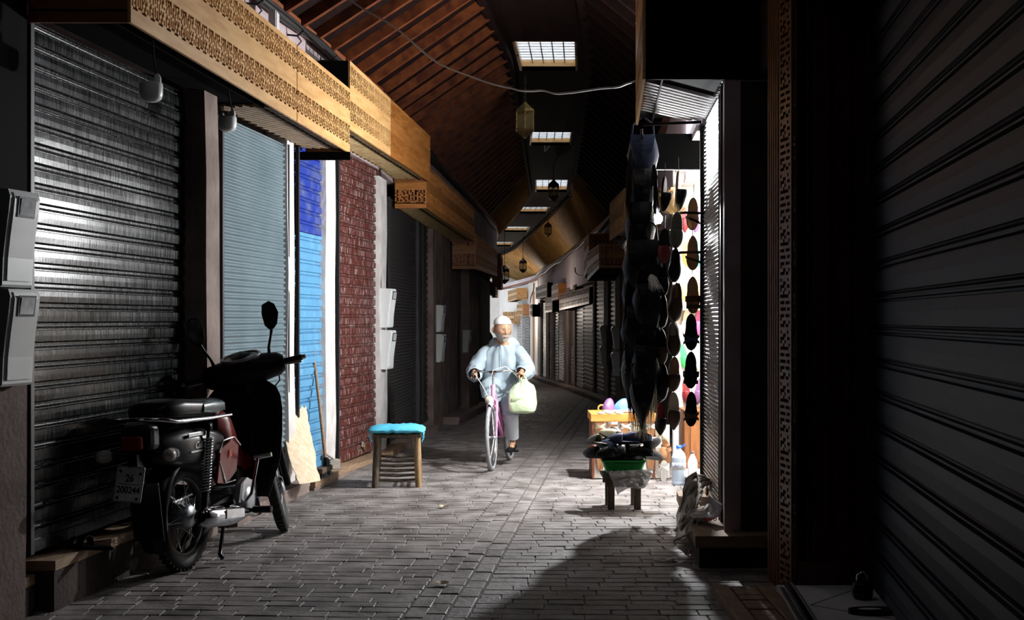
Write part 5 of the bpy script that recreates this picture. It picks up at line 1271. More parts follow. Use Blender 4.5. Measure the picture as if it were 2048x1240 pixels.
# ================================================================ MOTORCYCLE (local: +Y forward, +X right, rear tyre contact at the origin)
mo = thing('motorcycle', 'black and dark red step-through motorcycle parked before the black shutter', 'motorcycle', (-1.965, 7.5, 0), rot=(0, math.radians(-3), math.radians(-13.2)), scale=1.12)
WR_ = .285; WB = 1.20; hubF = Vector((0, WB, WR_)); hubR = Vector((0, 0, WR_))
ax = Vector((0, -.43, .90)).normalized(); SR = Matrix.Translation(hubF) @ Matrix.Rotation(math.radians(24), 4, ax) @ Matrix.Translation(-hubF)
def wheel(c, xf_, w_, nm):
    tyre = B().torus(c, WR_-w_/2, w_/2, 'X', 48, 12, 1.0)
    for k in range(44):
        a = 2*PI*k/44; tyre.box((c.x, c.y+(WR_-.004)*math.cos(a), c.z+(WR_-.004)*math.sin(a)), (w_*.55, .016, .012), Matrix.Rotation(a, 3, 'X'))
    if xf_ is not None: tyre.xf(xf_)
    wt = ob(nm, tyre, M['tyre'], mo, True)
    rim = B().torus(c, WR_-w_*.95, .014, 'X', 40, 8, 1.6)
    hub = B().lathe([(.0, -.06), (.05, -.06), (.065, -.045), (.065, .045), (.05, .06), (0, .06)], c, 20, 'X')
    sp = B()
    for k in range(28):
        a = 2*PI*k/28; a2 = a+(.35 if k % 2 else -.35); s_ = .04 if k % 4 < 2 else -.04
        sp.tube([(c.x+s_, c.y+.055*math.cos(a), c.z+.055*math.sin(a)), (c.x, c.y+(WR_-w_)*math.cos(a2), c.z+(WR_-w_)*math.sin(a2))], .0018, 4)
    for b, n_, m_ in ((rim, 'rim', 'rail'), (hub, 'hub', 'alu'), (sp, 'spokes', 'chrome')):
        if xf_ is not None: b.xf(xf_)
        ob(n_, b, M[m_], wt, True)
wheel(hubR, None, .085, 'rear_tyre'); wheel(hubF, SR, .07, 'front_tyre')
def arcfender(c, R, a0, a1, wd, xf_=None, th=.004):
    b = B(); rings = []
    for k in range(17):
        a = a0+(a1-a0)*k/16; ring = []
        for j in range(9):
            t_ = -1+2*j/8; rr = R-.035*t_*t_; ring.append((c.x+wd/2*t_, c.y+rr*math.cos(a), c.z+rr*math.sin(a)))
        for j in range(8, -1, -1):
            t_ = -1+2*j/8; rr = R-.035*t_*t_-th; ring.append((c.x+wd/2*t_*.97, c.y+rr*math.cos(a), c.z+rr*math.sin(a)))
        rings.append(ring)
    b.loft(rings)
    if xf_ is not None: b.xf(xf_)
    return b
ob('front_fender', arcfender(hubF, .325, math.radians(-5), math.radians(165), .12, SR), M['blackmetal'], mo, True)
ob('rear_fender', arcfender(hubR, .345, math.radians(35), math.radians(205), .16), M['blackmetal'], mo, True)
ob('mud_flap', B().box((0, -.365, .36), (.17, .012, .30), Matrix.Rotation(.12, 3, 'X'), bev=.004), M['plasticblk'], mo, True)
# frame body (rear cowl and centre tunnel)
def loftbox(secs, m, nm, parent=mo, sub=12):
    """secs: (y, z centre, half width, half height)"""
    rings = []
    for y, z, hw, hh in secs:
        ring = []
        for k in range(20):
            a = 2*PI*k/20; c, s_ = math.cos(a), math.sin(a); e = 1/((abs(c)**3.5+abs(s_)**3.5)**(1/3.5)); ring.append((hw*c*e, y, z+hh*s_*e))
        rings.append(ring)
    return ob(nm, B().loft(rings), m, parent, True)
loftbox([(-.36, .66, .05, .05), (-.30, .67, .095, .085), (-.10, .66, .125, .115), (.15, .62, .13, .13), (.33, .60, .11, .12), (.38, .60, .07, .09)], M['blackmetal'], 'rear_cowl')
loftbox([(.30, .76, .085, .06), (.36, .74, .11, .10), (.44, .69, .105, .12), (.55, .60, .08, .10), (.68, .50, .06, .06), (.80, .50, .05, .05)], M['redpaint'], 'tunnel_cowl')
for s_ in (-1, 1):
    pl_ = B(); pl_.extrude([(s_*.118, .16, .44), (s_*.128, .20, .62), (s_*.128, .34, .66), (s_*.122, .43, .62), (s_*.118, .40, .48), (s_*.112, .28, .42)], (s_*.018, 0, 0)); sc_ = ob('side_cover', pl_, M['redpaint'], mo, True)
    ob('chrome_trim', B().tube([(s_*.145, .18, .60), (s_*.148, .22, .665), (s_*.148, .36, .675), (s_*.142, .45, .62)], .006, 6).tube([(s_*.140, .185, .56), (s_*.136, .26, .43), (s_*.136, .37, .43)], .007, 6), M['chrome'], sc_, True)
    tx = text_mesh('JS', .05, .0008, True, .2); tx.v = [(s_*.1475+z, .31+s_*x, .585+y) for x, y, z in tx.v]; ob('side_graphic', tx, mat('orange red decal', (.65, .10, .03), .4), sc_, True)
    tx = text_mesh('Cub', .05, .0006, False, .35); tx.v = [(s_*.131+z, -.02+s_*x, .665+y) for x, y, z in tx.v]; ob('lettering', tx, M['alu'], sc_, True)
    ob('cowl_trim', B().box((s_*.129, -.02, .725), (.006, .22, .022), bev=.003).box((s_*.130, -.02, .635), (.004, .18, .008)), M['alu'], mo, True)
# seat with grey side panel and chrome grab rail
rings = []
for y, z, hw, hh in ((-.33, .86, .07, .02), (-.30, .865, .115, .045), (-.15, .87, .135, .055), (.08, .855, .135, .05), (.20, .85, .13, .05), (.32, .855, .105, .045), (.37, .85, .07, .02)):
    ring = []
    for k in range(20):
        a = 2*PI*k/20; c, s_ = math.cos(a), math.sin(a); e = 1/((abs(c)**4+abs(s_)**4)**.25); ring.append((hw*c*e, y, z+hh*s_*e))
    rings.append(ring)
se = ob('seat', B().loft(rings), M['seat'], mo, True)
for s_ in (-1, 1): ob('seat_panel', B().loft([[(s_*.112, .02, .83), (s_*.145, .03, .835), (s_*.142, .04, .875), (s_*.118, .05, .89)], [(s_*.11, .18, .82), (s_*.143, .18, .825), (s_*.141, .18, .88), (s_*.115, .18, .90)], [(s_*.10, .33, .825), (s_*.118, .335, .83), (s_*.115, .335, .87), (s_*.10, .33, .885)]], smooth=True), M['seatgrey'], se, True)
ob('grab_rail', B().tube([(-.145, .34, .80), (-.15, .1, .80), (-.15, -.28, .81), (-.12, -.40, .83), (0, -.43, .835), (.12, -.40, .83), (.15, -.28, .81), (.15, .1, .80), (.145, .34, .80)], .011, 8), M['chrome'], mo, True)
ob('tail_box', B().box((0, -.39, .74), (.18, .10, .13), bev=.03), M['plasticblk'], mo, True)
ob('tail_lamp', B().box((0, -.465, .72), (.11, .04, .07), bev=.012), mat('red lens', (.18, .01, .01), .2), mo, True)
# shocks
for s_ in (-1, 1):
    a, b_ = Vector((s_*.135, -.01, .31)), Vector((s_*.145, .07, .755)); d = b_-a
    sh = ob('shock_absorber', B().tube([a, a+d*.35], .018, 10).tube([a+d*.3, b_], .010, 8).lathe([(0, -.015), (.022, -.015), (.022, .015), (0, .015)], b_, 12, 'X'), M['blackmetal'], mo, True)
    pts = [a+d*(.22+.65*k/160)+Vector((.028*math.cos(k*.75), .028*math.sin(k*.75), 0)) for k in range(161)]
    ob('spring', B().tube(pts, .0045, 6), M['chrome'], sh, True)
ob('swingarm', B().seg((-.10, .0, WR_), (-.09, .42, .33), .03, .045).seg((.10, .0, WR_), (.09, .42, .33), .03, .045), M['blackmetal'], mo, True)
ob('chain_case', B().seg((-.125, -.06, WR_), (-.12, .44, .33), .03, .10, bev=.02), M['blackmetal'], mo, True)
# engine
en = ob('engine', B().box((0, .50, .30), (.22, .26, .17), bev=.04).lathe([(0, .10), (.075, .10), (.085, .125), (.075, .15), (.04, .16), (0, .16)], (0, .52, .30), 22, 'X').lathe([(0, -.16), (.07, -.16), (.085, -.13), (.085, -.10), (0, -.10)], (0, .50, .30), 22, 'X'), M['alu'], mo, True)
cy_ = B()
for k in range(9): cy_.box((0, .655+.017*k, .315), (.135, .007, .135), bev=.003)
cy_.box((0, .73, .315), (.09, .17, .09)); cy_.box((0, .83, .32), (.12, .08, .12), bev=.015); ob('cylinder', cy_, M['alu'], en, True)
ob('engine_cover', B().extrude([(.115, .38, .30), (.115, .42, .40), (.115, .50, .43), (.115, .58, .40), (.115, .60, .33), (.115, .52, .30)], (.035, 0, 0)), M['alu'], en, True)
ob('carburettor', B().box((.02, .60, .43), (.08, .10, .09), bev=.015).tube([(.02, .60, .44), (.02, .48, .50)], .03, 10), M['blackmetal'], mo, True)
# exhaust on the right
exh = ob('exhaust', B().lathe([(0, -.30), (.038, -.30), (.050, -.285), (.057, -.20), (.058, .0), (.050, .09), (.028, .19), (.018, .24)], (0, 0, 0), 22, 'Y').xf(Matrix.Translation((.185, .16, .265)) @ Matrix.Rotation(math.radians(-6), 4, 'X')), M['chrome'], mo, True)
ob('header_pipe', B().tube([(.185, .39, .25), (.17, .52, .215), (.13, .68, .20), (.06, .80, .26), (.02, .84, .30)], .016, 10), M['chrome'], exh, True)
ob('heat_shield', B().box((.243, .14, .275), (.008, .22, .05), Matrix.Rotation(math.radians(-6), 3, 'X'), bev=.003), M['chrome'], exh, True)
ob('end_cap', B().lathe([(0, -.31), (.02, -.31), (.03, -.295), (.051, -.28)], (0, 0, 0), 18, 'Y').xf(Matrix.Translation((.185, .16, .265)) @ Matrix.Rotation(math.radians(-6), 4, 'X')), M['blackmetal'], exh, True)
# pegs, kickstart, stands
ob('footrest_bar', B().tube([(-.30, .46, .25), (.30, .46, .25)], .011, 8).tube([(.20, .46, .25), (.31, .46, .25)], .02, 10).tube([(-.20, .46, .25), (-.31, .46, .25)], .02, 10), M['blackmetal'], mo, True)
ob('kick_starter', B().tube([(.16, .44, .30), (.19, .46, .34), (.20, .54, .52), (.20, .545, .54)], .010, 8).tube([(.18, .545, .535), (.28, .56, .55)], .014, 10), M['chrome'], mo, True)
ob('pillion_peg', B().tube([(.12, .12, .30), (.24, .14, .34)], .014, 8).tube([(-.12, .12, .30), (-.24, .14, .34)], .014, 8), M['blackmetal'], mo, True)
ob('side_stand', B().tube([(-.12, .42, .22), (-.16, .38, .12), (-.24, .30, .012)], .011, 8).box((-.25, .29, .008), (.06, .04, .01)), M['blackmetal'], mo, True)
ob('centre_stand', B().tube([(.15, .15, .03), (.13, .16, .05), (.10, .28, .20), (-.10, .28, .20), (-.13, .16, .05), (-.15, .15, .03)], .012, 8), M['blackmetal'], mo, True)
# leg shield: wide curved black shield
rings = []
for z, hw, y, cv in ((.28, .15, .80, .02), (.40, .20, .80, .03), (.50, .235, .815, .04), (.65, .255, .83, .05), (.80, .255, .85, .05), (.92, .235, .87, .045), (.97, .20, .885, .035), (1.0, .14, .895, .02)):
    ring = []
    for j in range(13): t_ = -1+2*j/12; ring.append((hw*t_, y-cv*t_*t_, z-(.04*t_*t_ if z > .9 else 0)))
    for j in range(12, -1, -1): t_ = -1+2*j/12; ring.append((hw*t_*.98, y-cv*t_*t_+.014, z-(.04*t_*t_ if z > .9 else 0)))
    rings.append(ring)
ob('leg_shield', B().loft(rings), M['plasticblk'], mo, True)
loftbox([(.80, .50, .06, .07), (.86, .66, .07, .12), (.90, .80, .06, .12), (.93, .92, .05, .07)], M['plasticblk'], 'steering_column')
# steering parts, turned to the left
fk = B()
for s_ in (-1, 1):
    fk.tube([(s_*.085, WB, WR_), (s_*.085, WB-.11, WR_+.25), (s_*.07, WB-.27, WR_+.56)], [.022, .024, .026], 10)
ob('fork', fk.xf(SR), M['blackmetal'], mo, True)
hc = Vector((0, .90, 1.03)); rings = []
for x, y, z, hy, hz in ((-.245, .86, 1.03, .04, .045), (-.21, .865, 1.03, .06, .07), (-.12, .875, 1.03, .08, .085), (-.06, .89, 1.035, .10, .10), (0, .90, 1.04, .115, .115), (.06, .89, 1.035, .10, .10), (.12, .875, 1.03, .08, .085), (.21, .865, 1.03, .06, .07), (.245, .86, 1.03, .04, .045)):
    rings.append([(x, y+hy*math.cos(2*PI*k/18), z+hz*math.sin(2*PI*k/18)) for k in range(18)])
cw = ob('handlebar_cowl', B().loft(rings).xf(SR), M['plasticblk'], mo, True)
ob('cowl_neck', B().tube([(0, .90, 1.0), (0, .925, .90)], [.085, .07], 16).xf(SR), M['plasticblk'], cw, True)
dial = [Vector((.115*math.cos(a)*1.0, .835+.062*math.sin(a), 1.118+.022*math.sin(a)*1.2)) for a in (2*PI*k/24 for k in range(24))]
ob('instrument_bezel', B().tube(dial+[dial[0]], .008, 8).xf(SR), M['alu'], cw, True)
b = B(); b.add(dial+[v+Vector((0, .0, -.02)) for v in dial], [tuple(range(24)), tuple(range(47, 23, -1))]+[(i, (i+1) % 24, 24+(i+1) % 24, 24+i) for i in range(24)]); ob('dial_glass', b.xf(SR), mat('instrument face', (.03, .035, .04), .1, col2=(.10, .11, .12), vs=20), cw, True)
ob('headlight', B().lathe([(0, .05), (.06, .05), (.085, .02), (.088, -.04), (.06, -.08)], (0, 0, 0), 22, 'Y').xf(SR @ Matrix.Translation((0, 1.0, 1.03))), M['orange_lens'], cw, True)
for s_ in (-1, 1):
    g_ = ob('hand_grip', B().tube([(s_*.22, .86, 1.035), (s_*.355, .835, 1.035)], [.017, .018], 12).xf(SR), M['tyre'], cw, True)
    ob('bar_end', B().tube([(s_*.355, .835, 1.035), (s_*.375, .831, 1.035)], [.016, .014], 12).xf(SR), M['chrome'], g_, True)
    ob('brake_lever', B().tube([(s_*.19, .92, 1.02), (s_*.24, .925, 1.02), (s_*.30, .90, 1.015), (s_*.345, .895, 1.012)], [.009, .008, .007, .008], 8).xf(SR), M['alu'], cw, True)
    st_ = ob('mirror_stem', B().tube([(s_*.165, .86, 1.08), (s_*.175, .85, 1.14), (s_*.20, .84, 1.20), (s_*.215, .83, 1.24)], [.012, .009, .007, .010], 8).xf(SR), M['plasticblk'], mo, True)
    prof_ = [(-.045, -.04), (-.048, .03), (-.035, .085), (.01, .10), (.040, .075), (.052, .02), (.03, -.045), (.005, -.07), (-.025, -.07)]
    hd = [Vector((s_*(.225+x), .83, 1.31+z)) for x, z in prof_]
    ob('mirror_head', B().loft([[p+Vector((0, .03, 0)) for p in [hd[0].lerp(Vector((s_*.225, .83, 1.31)), .5)]+[q.lerp(Vector((s_*.225, .83, 1.31)), .4) for q in hd[1:]]], hd, [p+Vector((0, -.008, 0)) for p in hd]], smooth=False).xf(SR), M['plasticblk'], st_, True)
    ob('mirror_glass', B().loft([[p.lerp(Vector((s_*.225, .83, 1.31)), .12)+Vector((0, -.0085, 0)) for p in hd], [p.lerp(Vector((s_*.225, .83, 1.31)), .12)+Vector((0, -.011, 0)) for p in hd]], smooth=False).xf(SR), M['chrome'], st_, True)
    bl = ob('turn_signal', B().lathe([(0, -.04), (.022, -.035), (.032, -.01), (.034, .03), (.028, .04)], (0, 0, 0), 16, 'Y').xf(Matrix.Translation((s_*.185, -.44, .655)) @ Matrix.Rotation(s_*.2, 4, 'Z')), M['orange_lens'], mo, True)
    ob('signal_body', B().lathe([(.033, .028), (.03, .055), (0, .07)], (0, 0, 0), 16, 'Y').xf(Matrix.Translation((s_*.185, -.44, .655))), M['chrome'], bl, True)
    ob('signal_stalk', B().tube([(s_*.06, -.38, .66), (s_*.165, -.42, .655)], .010, 8), M['plasticblk'], bl, True)
ob('brake_cable', B().tube([(.20, .90, 1.01), (.19, .95, .93), (.10, .98, .86), (.03, .95, .80)], .005, 6).tube([(-.20, .90, 1.01), (-.17, .96, .93), (-.08, .98, .86)], .005, 6).xf(SR), M['cable'], mo, True)
# number plate: 0.155 x 0.17 with the registration on it
PM = Matrix.Translation((-.035, -.455, .515)) @ Matrix.Rotation(math.radians(-8), 4, 'Z') @ Matrix.Rotation(math.radians(4), 4, 'Y') @ Matrix.Rotation(math.radians(90-12), 4, 'X')
rp_ = B()
def rr_poly(hx, hy, r, n=5):
    out = []
    for cx_, cy_, a0 in ((hx-r, hy-r, 0), (-hx+r, hy-r, PI/2), (-hx+r, -hy+r, PI), (hx-r, -hy+r, 1.5*PI)):
        for k in range(n): a = a0+PI/2*k/(n-1); out.append((cx_+r*math.cos(a), cy_+r*math.sin(a)))
    return out
rp_.prism(rr_poly(.084, .09, .012), 0, .003); pl = ob('number_plate', rp_.xf(PM), M['plate'], mo, True)
br = rr_poly(.080, .086, .010); ob('plate_border', B().tube([(x, y, .0032) for x, y in br]+[(br[0][0], br[0][1], .0032)], .0014, 5).xf(PM), M['ink'], pl, True)
for txt, sz, y0 in (('26', .050, .028), ('200244', .047, -.030)):
    tx = text_mesh(txt, sz, .0006, True); ob('plate_number', tx.xf(PM @ Matrix.Translation((0, y0, .0038))), M['ink'], pl, True)
ob('plate_line', B().box((0, .0, .0036), (.135, .003, .0012)).xf(PM), M['ink'], pl, True)
for x, y in ((-.06, .062), (.062, .055), (-.060, -.070), (.058, -.070)): ob('plate_bolt', B().lathe([(0, .002), (.008, .002), (.007, .008), (0, .009)], (x, y, 0), 10).xf(PM), M['blackmetal'], pl, True)
ob('plate_bracket', B().box((-.02, -.41, .58), (.05, .06, .16)), M['blackmetal'], mo, True)
# ================================================================ BICYCLE (local: +Y forward = toward the camera, rear tyre contact at the origin)
TH = math.radians(171.35); RB = Vector((-.02, 13.55, gz(13.55)+.0))
bk = thing('bicycle', 'pink bicycle with a round front lamp ridden toward the camera', 'bicycle', RB, rot=(math.radians(1.0), math.radians(2.2), TH))
R0 = .33; WBb = 1.155; hR, hF = Vector((0, 0, R0)), Vector((0, WBb, R0))
axb = Vector((0, -.34, .94)).normalized(); STB = Matrix.Translation(hF) @ Matrix.Rotation(math.radians(2), 4, axb) @ Matrix.Translation(-hF)
for c, nm, xf_ in ((hR, 'rear_wheel', None), (hF, 'front_wheel', STB)):
    tb = B().torus(c, R0-.021, .021, 'X', 56, 10); rm = B().torus(c, R0-.047, .010, 'X', 48, 8, 1.3); sp = B(); hb = B().lathe([(0, -.05), (.012, -.05), (.012, -.035), (.024, -.032), (.024, -.028), (.014, -.02), (.014, .02), (.024, .028), (.024, .032), (.012, .035), (.012, .05), (0, .05)], c, 14, 'X')
    for k in range(32):
        a = 2*PI*k/32; a2 = a+(.3 if k % 2 else -.3); s_ = .028 if k % 4 < 2 else -.028
        sp.tube([(s_, c.y+.023*math.cos(a2), c.z+.023*math.sin(a2)), (0, c.y+(R0-.05)*math.cos(a), c.z+(R0-.05)*math.sin(a))], .0014, 4)
    for b in (tb, rm, sp, hb):
        if xf_ is not None: b.xf(xf_)
    o = ob(nm, tb, mat('grey dusty tyre', (.20, .20, .21), .8, col2=(.30, .30, .31), vs=30), bk, True); ob('rim', rm, M['chrome'], o, True); ob('spokes', sp, M['chrome'], o, True); ob('hub', hb, M['alu'], o, True)
BBp = Vector((0, .45, .29)); seatT = Vector((0, .30, .70)); headB, headT = Vector((0, .98, .66)), Vector((0, .915, .84))
frb = B().tube([headT+Vector((0, .01, -.03)), Vector((0, .75, .62)), Vector((0, .42, .42)), BBp], .017, 10).tube([headB, Vector((0, .70, .45)), BBp], .019, 10).tube([BBp, seatT], .016, 10)
frb.tube([headB, headT], .023, 12)
for s_ in (-1, 1): frb.tube([BBp+Vector((s_*.04, -.02, 0)), hR+Vector((s_*.06, 0, 0))], .010, 8).tube([seatT+Vector((s_*.01, 0, -.12)), hR+Vector((s_*.06, 0, 0))], .009, 8)
ob('frame', frb, M['pink'], bk, True)
fkb = B()
for s_ in (-1, 1): fkb.tube([hF+Vector((s_*.05, 0, 0)), Vector((s_*.05, 1.11, .45)), Vector((s_*.045, 1.0, .68)), Vector((s_*.015, .985, .70))], [.010, .011, .014, .014], 8)
ob('fork', fkb.xf(STB), M['pink'], bk, True)
ob('front_mudguard', arcfender(hF, R0+.03, math.radians(70), math.radians(165), .055, STB, .003), mat('pale mudguard', (.62, .60, .62), .35), bk, True)
ob('rear_mudguard', arcfender(hR, R0+.03, math.radians(10), math.radians(190), .055, None, .003), M['blackmetal'], bk, True)
ob('stem', B().tube([headT, headT+Vector((0, -.02, .10)), headT+Vector((0, .0, .135))], .013, 10).tube([headT+Vector((-.035, 0, .13)), headT+Vector((.035, 0, .13))], .018, 10).xf(STB), M['chrome'], bk, True)
hbz = headT.z+.13
hbar = B().tube([(-.245, .69, hbz-.045), (-.235, .76, hbz-.02), (-.18, .86, hbz+.02), (-.08, .915, hbz+.01), (0, .92, hbz), (.08, .915, hbz+.01), (.18, .86, hbz+.02), (.235, .76, hbz-.02), (.245, .69, hbz-.045)], .011, 10)
hb_o = ob('handlebar', hbar.xf(STB), M['chrome'], bk, True)
for s_ in (-1, 1):
    ob('grip', B().tube([(s_*.235, .76, hbz-.02), (s_*.248, .65, hbz-.06)], .017, 10).xf(STB), M['leather'], hb_o, True)
    ob('brake_lever', B().tube([(s_*.20, .88, hbz-.005), (s_*.225, .83, hbz-.035), (s_*.235, .74, hbz-.075)], .006, 6).xf(STB), M['chrome'], hb_o, True)
ob('cable', B().tube([(-.20, .90, hbz), (-.14, 1.01, hbz+.06), (-.02, 1.03, hbz+.03), (.03, 1.0, hbz-.12), (.02, 1.0, .72)], .004, 6).tube([(.20, .90, hbz), (.16, 1.0, hbz-.03), (.10, 1.03, hbz-.12), (.03, 1.0, .70)], .004, 6).xf(STB), mat('white cable', (.6, .6, .6), .4), bk, True)
lp = ob('front_lamp', B().lathe([(0, -.07), (.025, -.06), (.045, -.02), (.050, .01), (.046, .02)], (0, 0, 0), 20, 'Y').xf(STB @ Matrix.Translation((.02, 1.07, .70))), M['chrome'], bk, True)
ob('lens', B().lathe([(.045, .018), (.035, .03), (0, .036)], (0, 0, 0), 20, 'Y').xf(STB @ Matrix.Translation((.02, 1.07, .70))), mat('yellowed lens', (.62, .60, .42), .15), lp, True)
ob('saddle', B().loft([[(hw*math.cos(a), y, .76+hh*math.sin(a)) for a in (2*PI*k/14 for k in range(14))] for y, hw, hh in ((.10, .03, .02), (.14, .10, .035), (.24, .10, .035), (.34, .05, .03), (.42, .025, .025))]), M['leather'], bk, True)
ob('seat_post', B().tube([seatT, (0, .27, .76)], .013, 8), M['chrome'], bk, True)
ob('luggage_rack', B().tube([(-.05, .15, .70), (-.06, -.28, .70), (.06, -.28, .70), (.05, .15, .70)], .007, 6).tube([(-.06, -.2, .7), (-.06, -.02, .35)], .006, 6).tube([(.06, -.2, .7), (.06, -.02, .35)], .006, 6), M['blackmetal'], bk, True)
ob('chain_guard', B().seg((.06, .0, .34), (.06, .47, .30), .02, .12, bev=.01), M['blackmetal'], bk, True)
ca = math.radians(-72); d1 = Vector((0, math.cos(ca), math.sin(ca)))*.16
crk = ob('crank', B().tube([BBp+Vector((-.07, 0, 0)), BBp+Vector((-.075, 0, 0))+d1], .010, 8).tube([BBp+Vector((.07, 0, 0)), BBp+Vector((.075, 0, 0))-d1], .010, 8).tube([BBp+Vector((-.07, 0, 0)), BBp+Vector((.07, 0, 0))], .013, 8).torus(BBp+Vector((.055, 0, 0)), .08, .005, 'X', 24, 6), M['chrome'], bk, True)
pdL, pdR = BBp+Vector((-.125, 0, 0))+d1, BBp+Vector((.125, 0, 0))-d1
for p_ in (pdL, pdR): ob('pedal', B().box(p_, (.09, .07, .022), bev=.004), M['plasticblk'], crk, True)

# ================================================================ THE CYCLIST (same local frame; his left is -X local = right in the photo)
man = thing('person', 'old man in a pale blue hooded robe and white cap riding a pink bicycle', 'person', RB, rot=(0, math.radians(1.0), TH))
V = Vector
pel = V((0, .22, .83)); chest = V((0, .36, 1.10)); neck0 = V((-.01, .43, 1.27)); headc = V((-.02, .50, 1.415))
shL, shR = V((-.165, .39, 1.175)), V((.165, .39, 1.175))
gripL = V((-.245, .70, hbz-.035)); gripR = V((.245, .70, hbz-.035))
elL, elR = V((-.262, .47, 1.00)), V((.285, .46, 1.00)); wrL, wrR = V((-.225, .64, .98)), V((.262, .64, .975))
hpL, hpR = V((-.09, .22, .82)), V((.09, .22, .82)); knL, knR = V((-.11, .60, .62)), V((.11, .62, .80)); anL, anR = pdL+V((.03, -.08, .10)), pdR+V((-.03, -.08, .10))
toL, toR = pdL+V((.02, .08, .045)), pdR+V((-.02, .08, .045))
vs = [pel, (pel+chest)/2, chest, neck0, neck0.lerp(headc, .55), shL, elL, wrL, shR, elR, wrR, hpL, knL, anL, toL, hpR, knR, anR, toR]
ed = [(0, 1), (1, 2), (2, 3), (3, 4), (2, 5), (5, 6), (6, 7), (2, 8), (8, 9), (9, 10), (0, 11), (11, 12), (12, 13), (13, 14), (0, 15), (15, 16), (16, 17), (17, 18)]
rd = [.13, .12, .13, .06, .055, .055, .042, .026, .055, .042, .026, .085, .055, .036, .03, .085, .055, .036, .03]
body = skin(vs, ed, rd, 2)
# hands: palm plus five unequal bent fingers closed round each grip
def hand(wr_, grip, side):
    d = (grip-wr_).normalized(); pal = grip+V((0, -.005, .022)); hs = [wr_, wr_.lerp(pal, .5), pal]; bd = skin(hs, [(0, 1), (1, 2)], [(.024, .018), (.032, .018), (.036, .017)], 2)
    for k in range(4):
        o_ = V((0, .034-.021*k, .0)); L = [.9, 1.0, .95, .78][k]; s = side
        base = grip+o_+V((-s*.012, 0, .026)); pts = [pal.lerp(base, .5), base, grip+o_+V((s*.022*1.0, .002, .020)), grip+o_+V((s*.030, .002, -.006*L)), grip+o_+V((s*.014, 0, -.026*L))]
        bd.join(skin(pts, [(i, i+1) for i in range(4)], [.010, .0095, .009, .0085, .007], 1))
    pts = [wr_.lerp(pal, .6), grip+V((-s*.020, .012, .016)), grip+V((-s*.026, .035, -.004)), grip+V((-s*.014, .045, -.022))]
    bd.join(skin(pts, [(0, 1), (1, 2), (2, 3)], [.013, .0115, .010, .008], 1)); return bd
body.join(hand(wrL, gripL, -1)); body.join(hand(wrR, gripR, 1))
# head with a face; turned toward his left and slightly down
def headmesh():
    n, m = 44, 34; vs_ = []; H, W_, D = .128, .082, .10
    for i in range(m+1):
        th = PI*i/m
        for k in range(n):
            a = 2*PI*k/n; x, y, z = math.sin(th)*math.sin(a), math.sin(th)*math.cos(a), math.cos(th)
            p = V((x*W_, y*D, z*H))
            if z < 0:
                f = 1+z*.30; p.x *= f*(1-.10*max(0, -z-.3)); p.y *= (1+z*.12) if y > 0 else (1+z*.35)
            if y > 0 and -.9 < z < -.2: p.y += .006*(-z)
            g = lambda cx_, cz_, sx, sz: math.exp(-((p.x-cx_)/sx)**2-((p.z-cz_)/sz)**2)*(1 if y > .1 else 0)
            p.y += .030*g(0, -.022, .012, .020)+.016*g(0, .006, .008, .026)+.010*g(.012, -.030, .008, .009)+.010*g(-.012, -.030, .008, .009)
            p.y -= .014*g(.030, .008, .014, .011)+.014*g(-.030, .008, .014, .011)
            p.y += .007*g(.030, .030, .020, .007)+.007*g(-.030, .030, .020, .007)
            p.y += .006*g(.036, -.018, .014, .014)+.006*g(-.036, -.018, .014, .014)
            p.y += .006*g(0, -.055, .018, .004)+.007*g(0, -.068, .016, .005)-.004*g(0, -.0615, .018, .0025)+.012*g(0, -.095, .022, .016)
            p.y -= .007*g(.040, -.045, .012, .016)+.007*g(-.040, -.045, .012, .016)
            vs_.append(p)
    b = B(); b.add(vs_, [(i*n+k, i*n+(k+1) % n, (i+1)*n+(k+1) % n, (i+1)*n+k) for i in range(m) for k in range(n)], True)
    for s in (-1, 1):   # ears
        pts = [V((s*(.079+.012*math.sin(t_)), -.008-.020*math.sin(t_*1.0)*.8, -.030+.058*t_/PI)) for t_ in [PI*k/6 for k in range(7)]]
        b.tube(pts, [.007, .009, .010, .010, .010, .009, .006], 8); b.ball((s*.078, -.010, -.002), (.006, .013, .022), 10, 7)
    return b
HM = Matrix.Translation(headc) @ Matrix.Scale(1.10, 4) @ Matrix.Rotation(math.radians(30), 4, 'Z') @ Matrix.Rotation(math.radians(-6), 4, 'X')
hm = headmesh().xf(HM); body.join(hm); body_o = ob('body', body, M['skin'], man, True, fix=False)
mE = mat('eye white', (.62, .60, .56), .25); mI = mat('dark iris', (.03, .02, .015), .15)
for s in (-1, 1):
    e = ob('eye', B().ball((s*.030, .0735, .006), (.0122, .0117, .0078), 12, 8).xf(HM), mE, body_o, True)
    ob('brow', B().tube([(s*.014, .094, .022), (s*.030, .093, .027), (s*.046, .082, .022)], [.0035, .0045, .003], 6).xf(HM), M['hair'], man, True)
    body_iris = B().ball((s*.030, .0825, .005), (.0062, .0046, .0066), 10, 6).xf(HM); ob('iris', body_iris, mI, body_o, True)
ob('mouth', B().loft([[V((x, .0995-.010*(x/.024)**2+dy, -.061+dz))+V((0, .0085, 0)) for x in [-.022+.044*k/8 for k in range(9)]] for dy, dz in ((0, -.005), (.004, -.002), (.004, .002), (0, .005))], closed=False).xf(HM), mat('lips', (.24, .11, .085), .6), body_o, True)
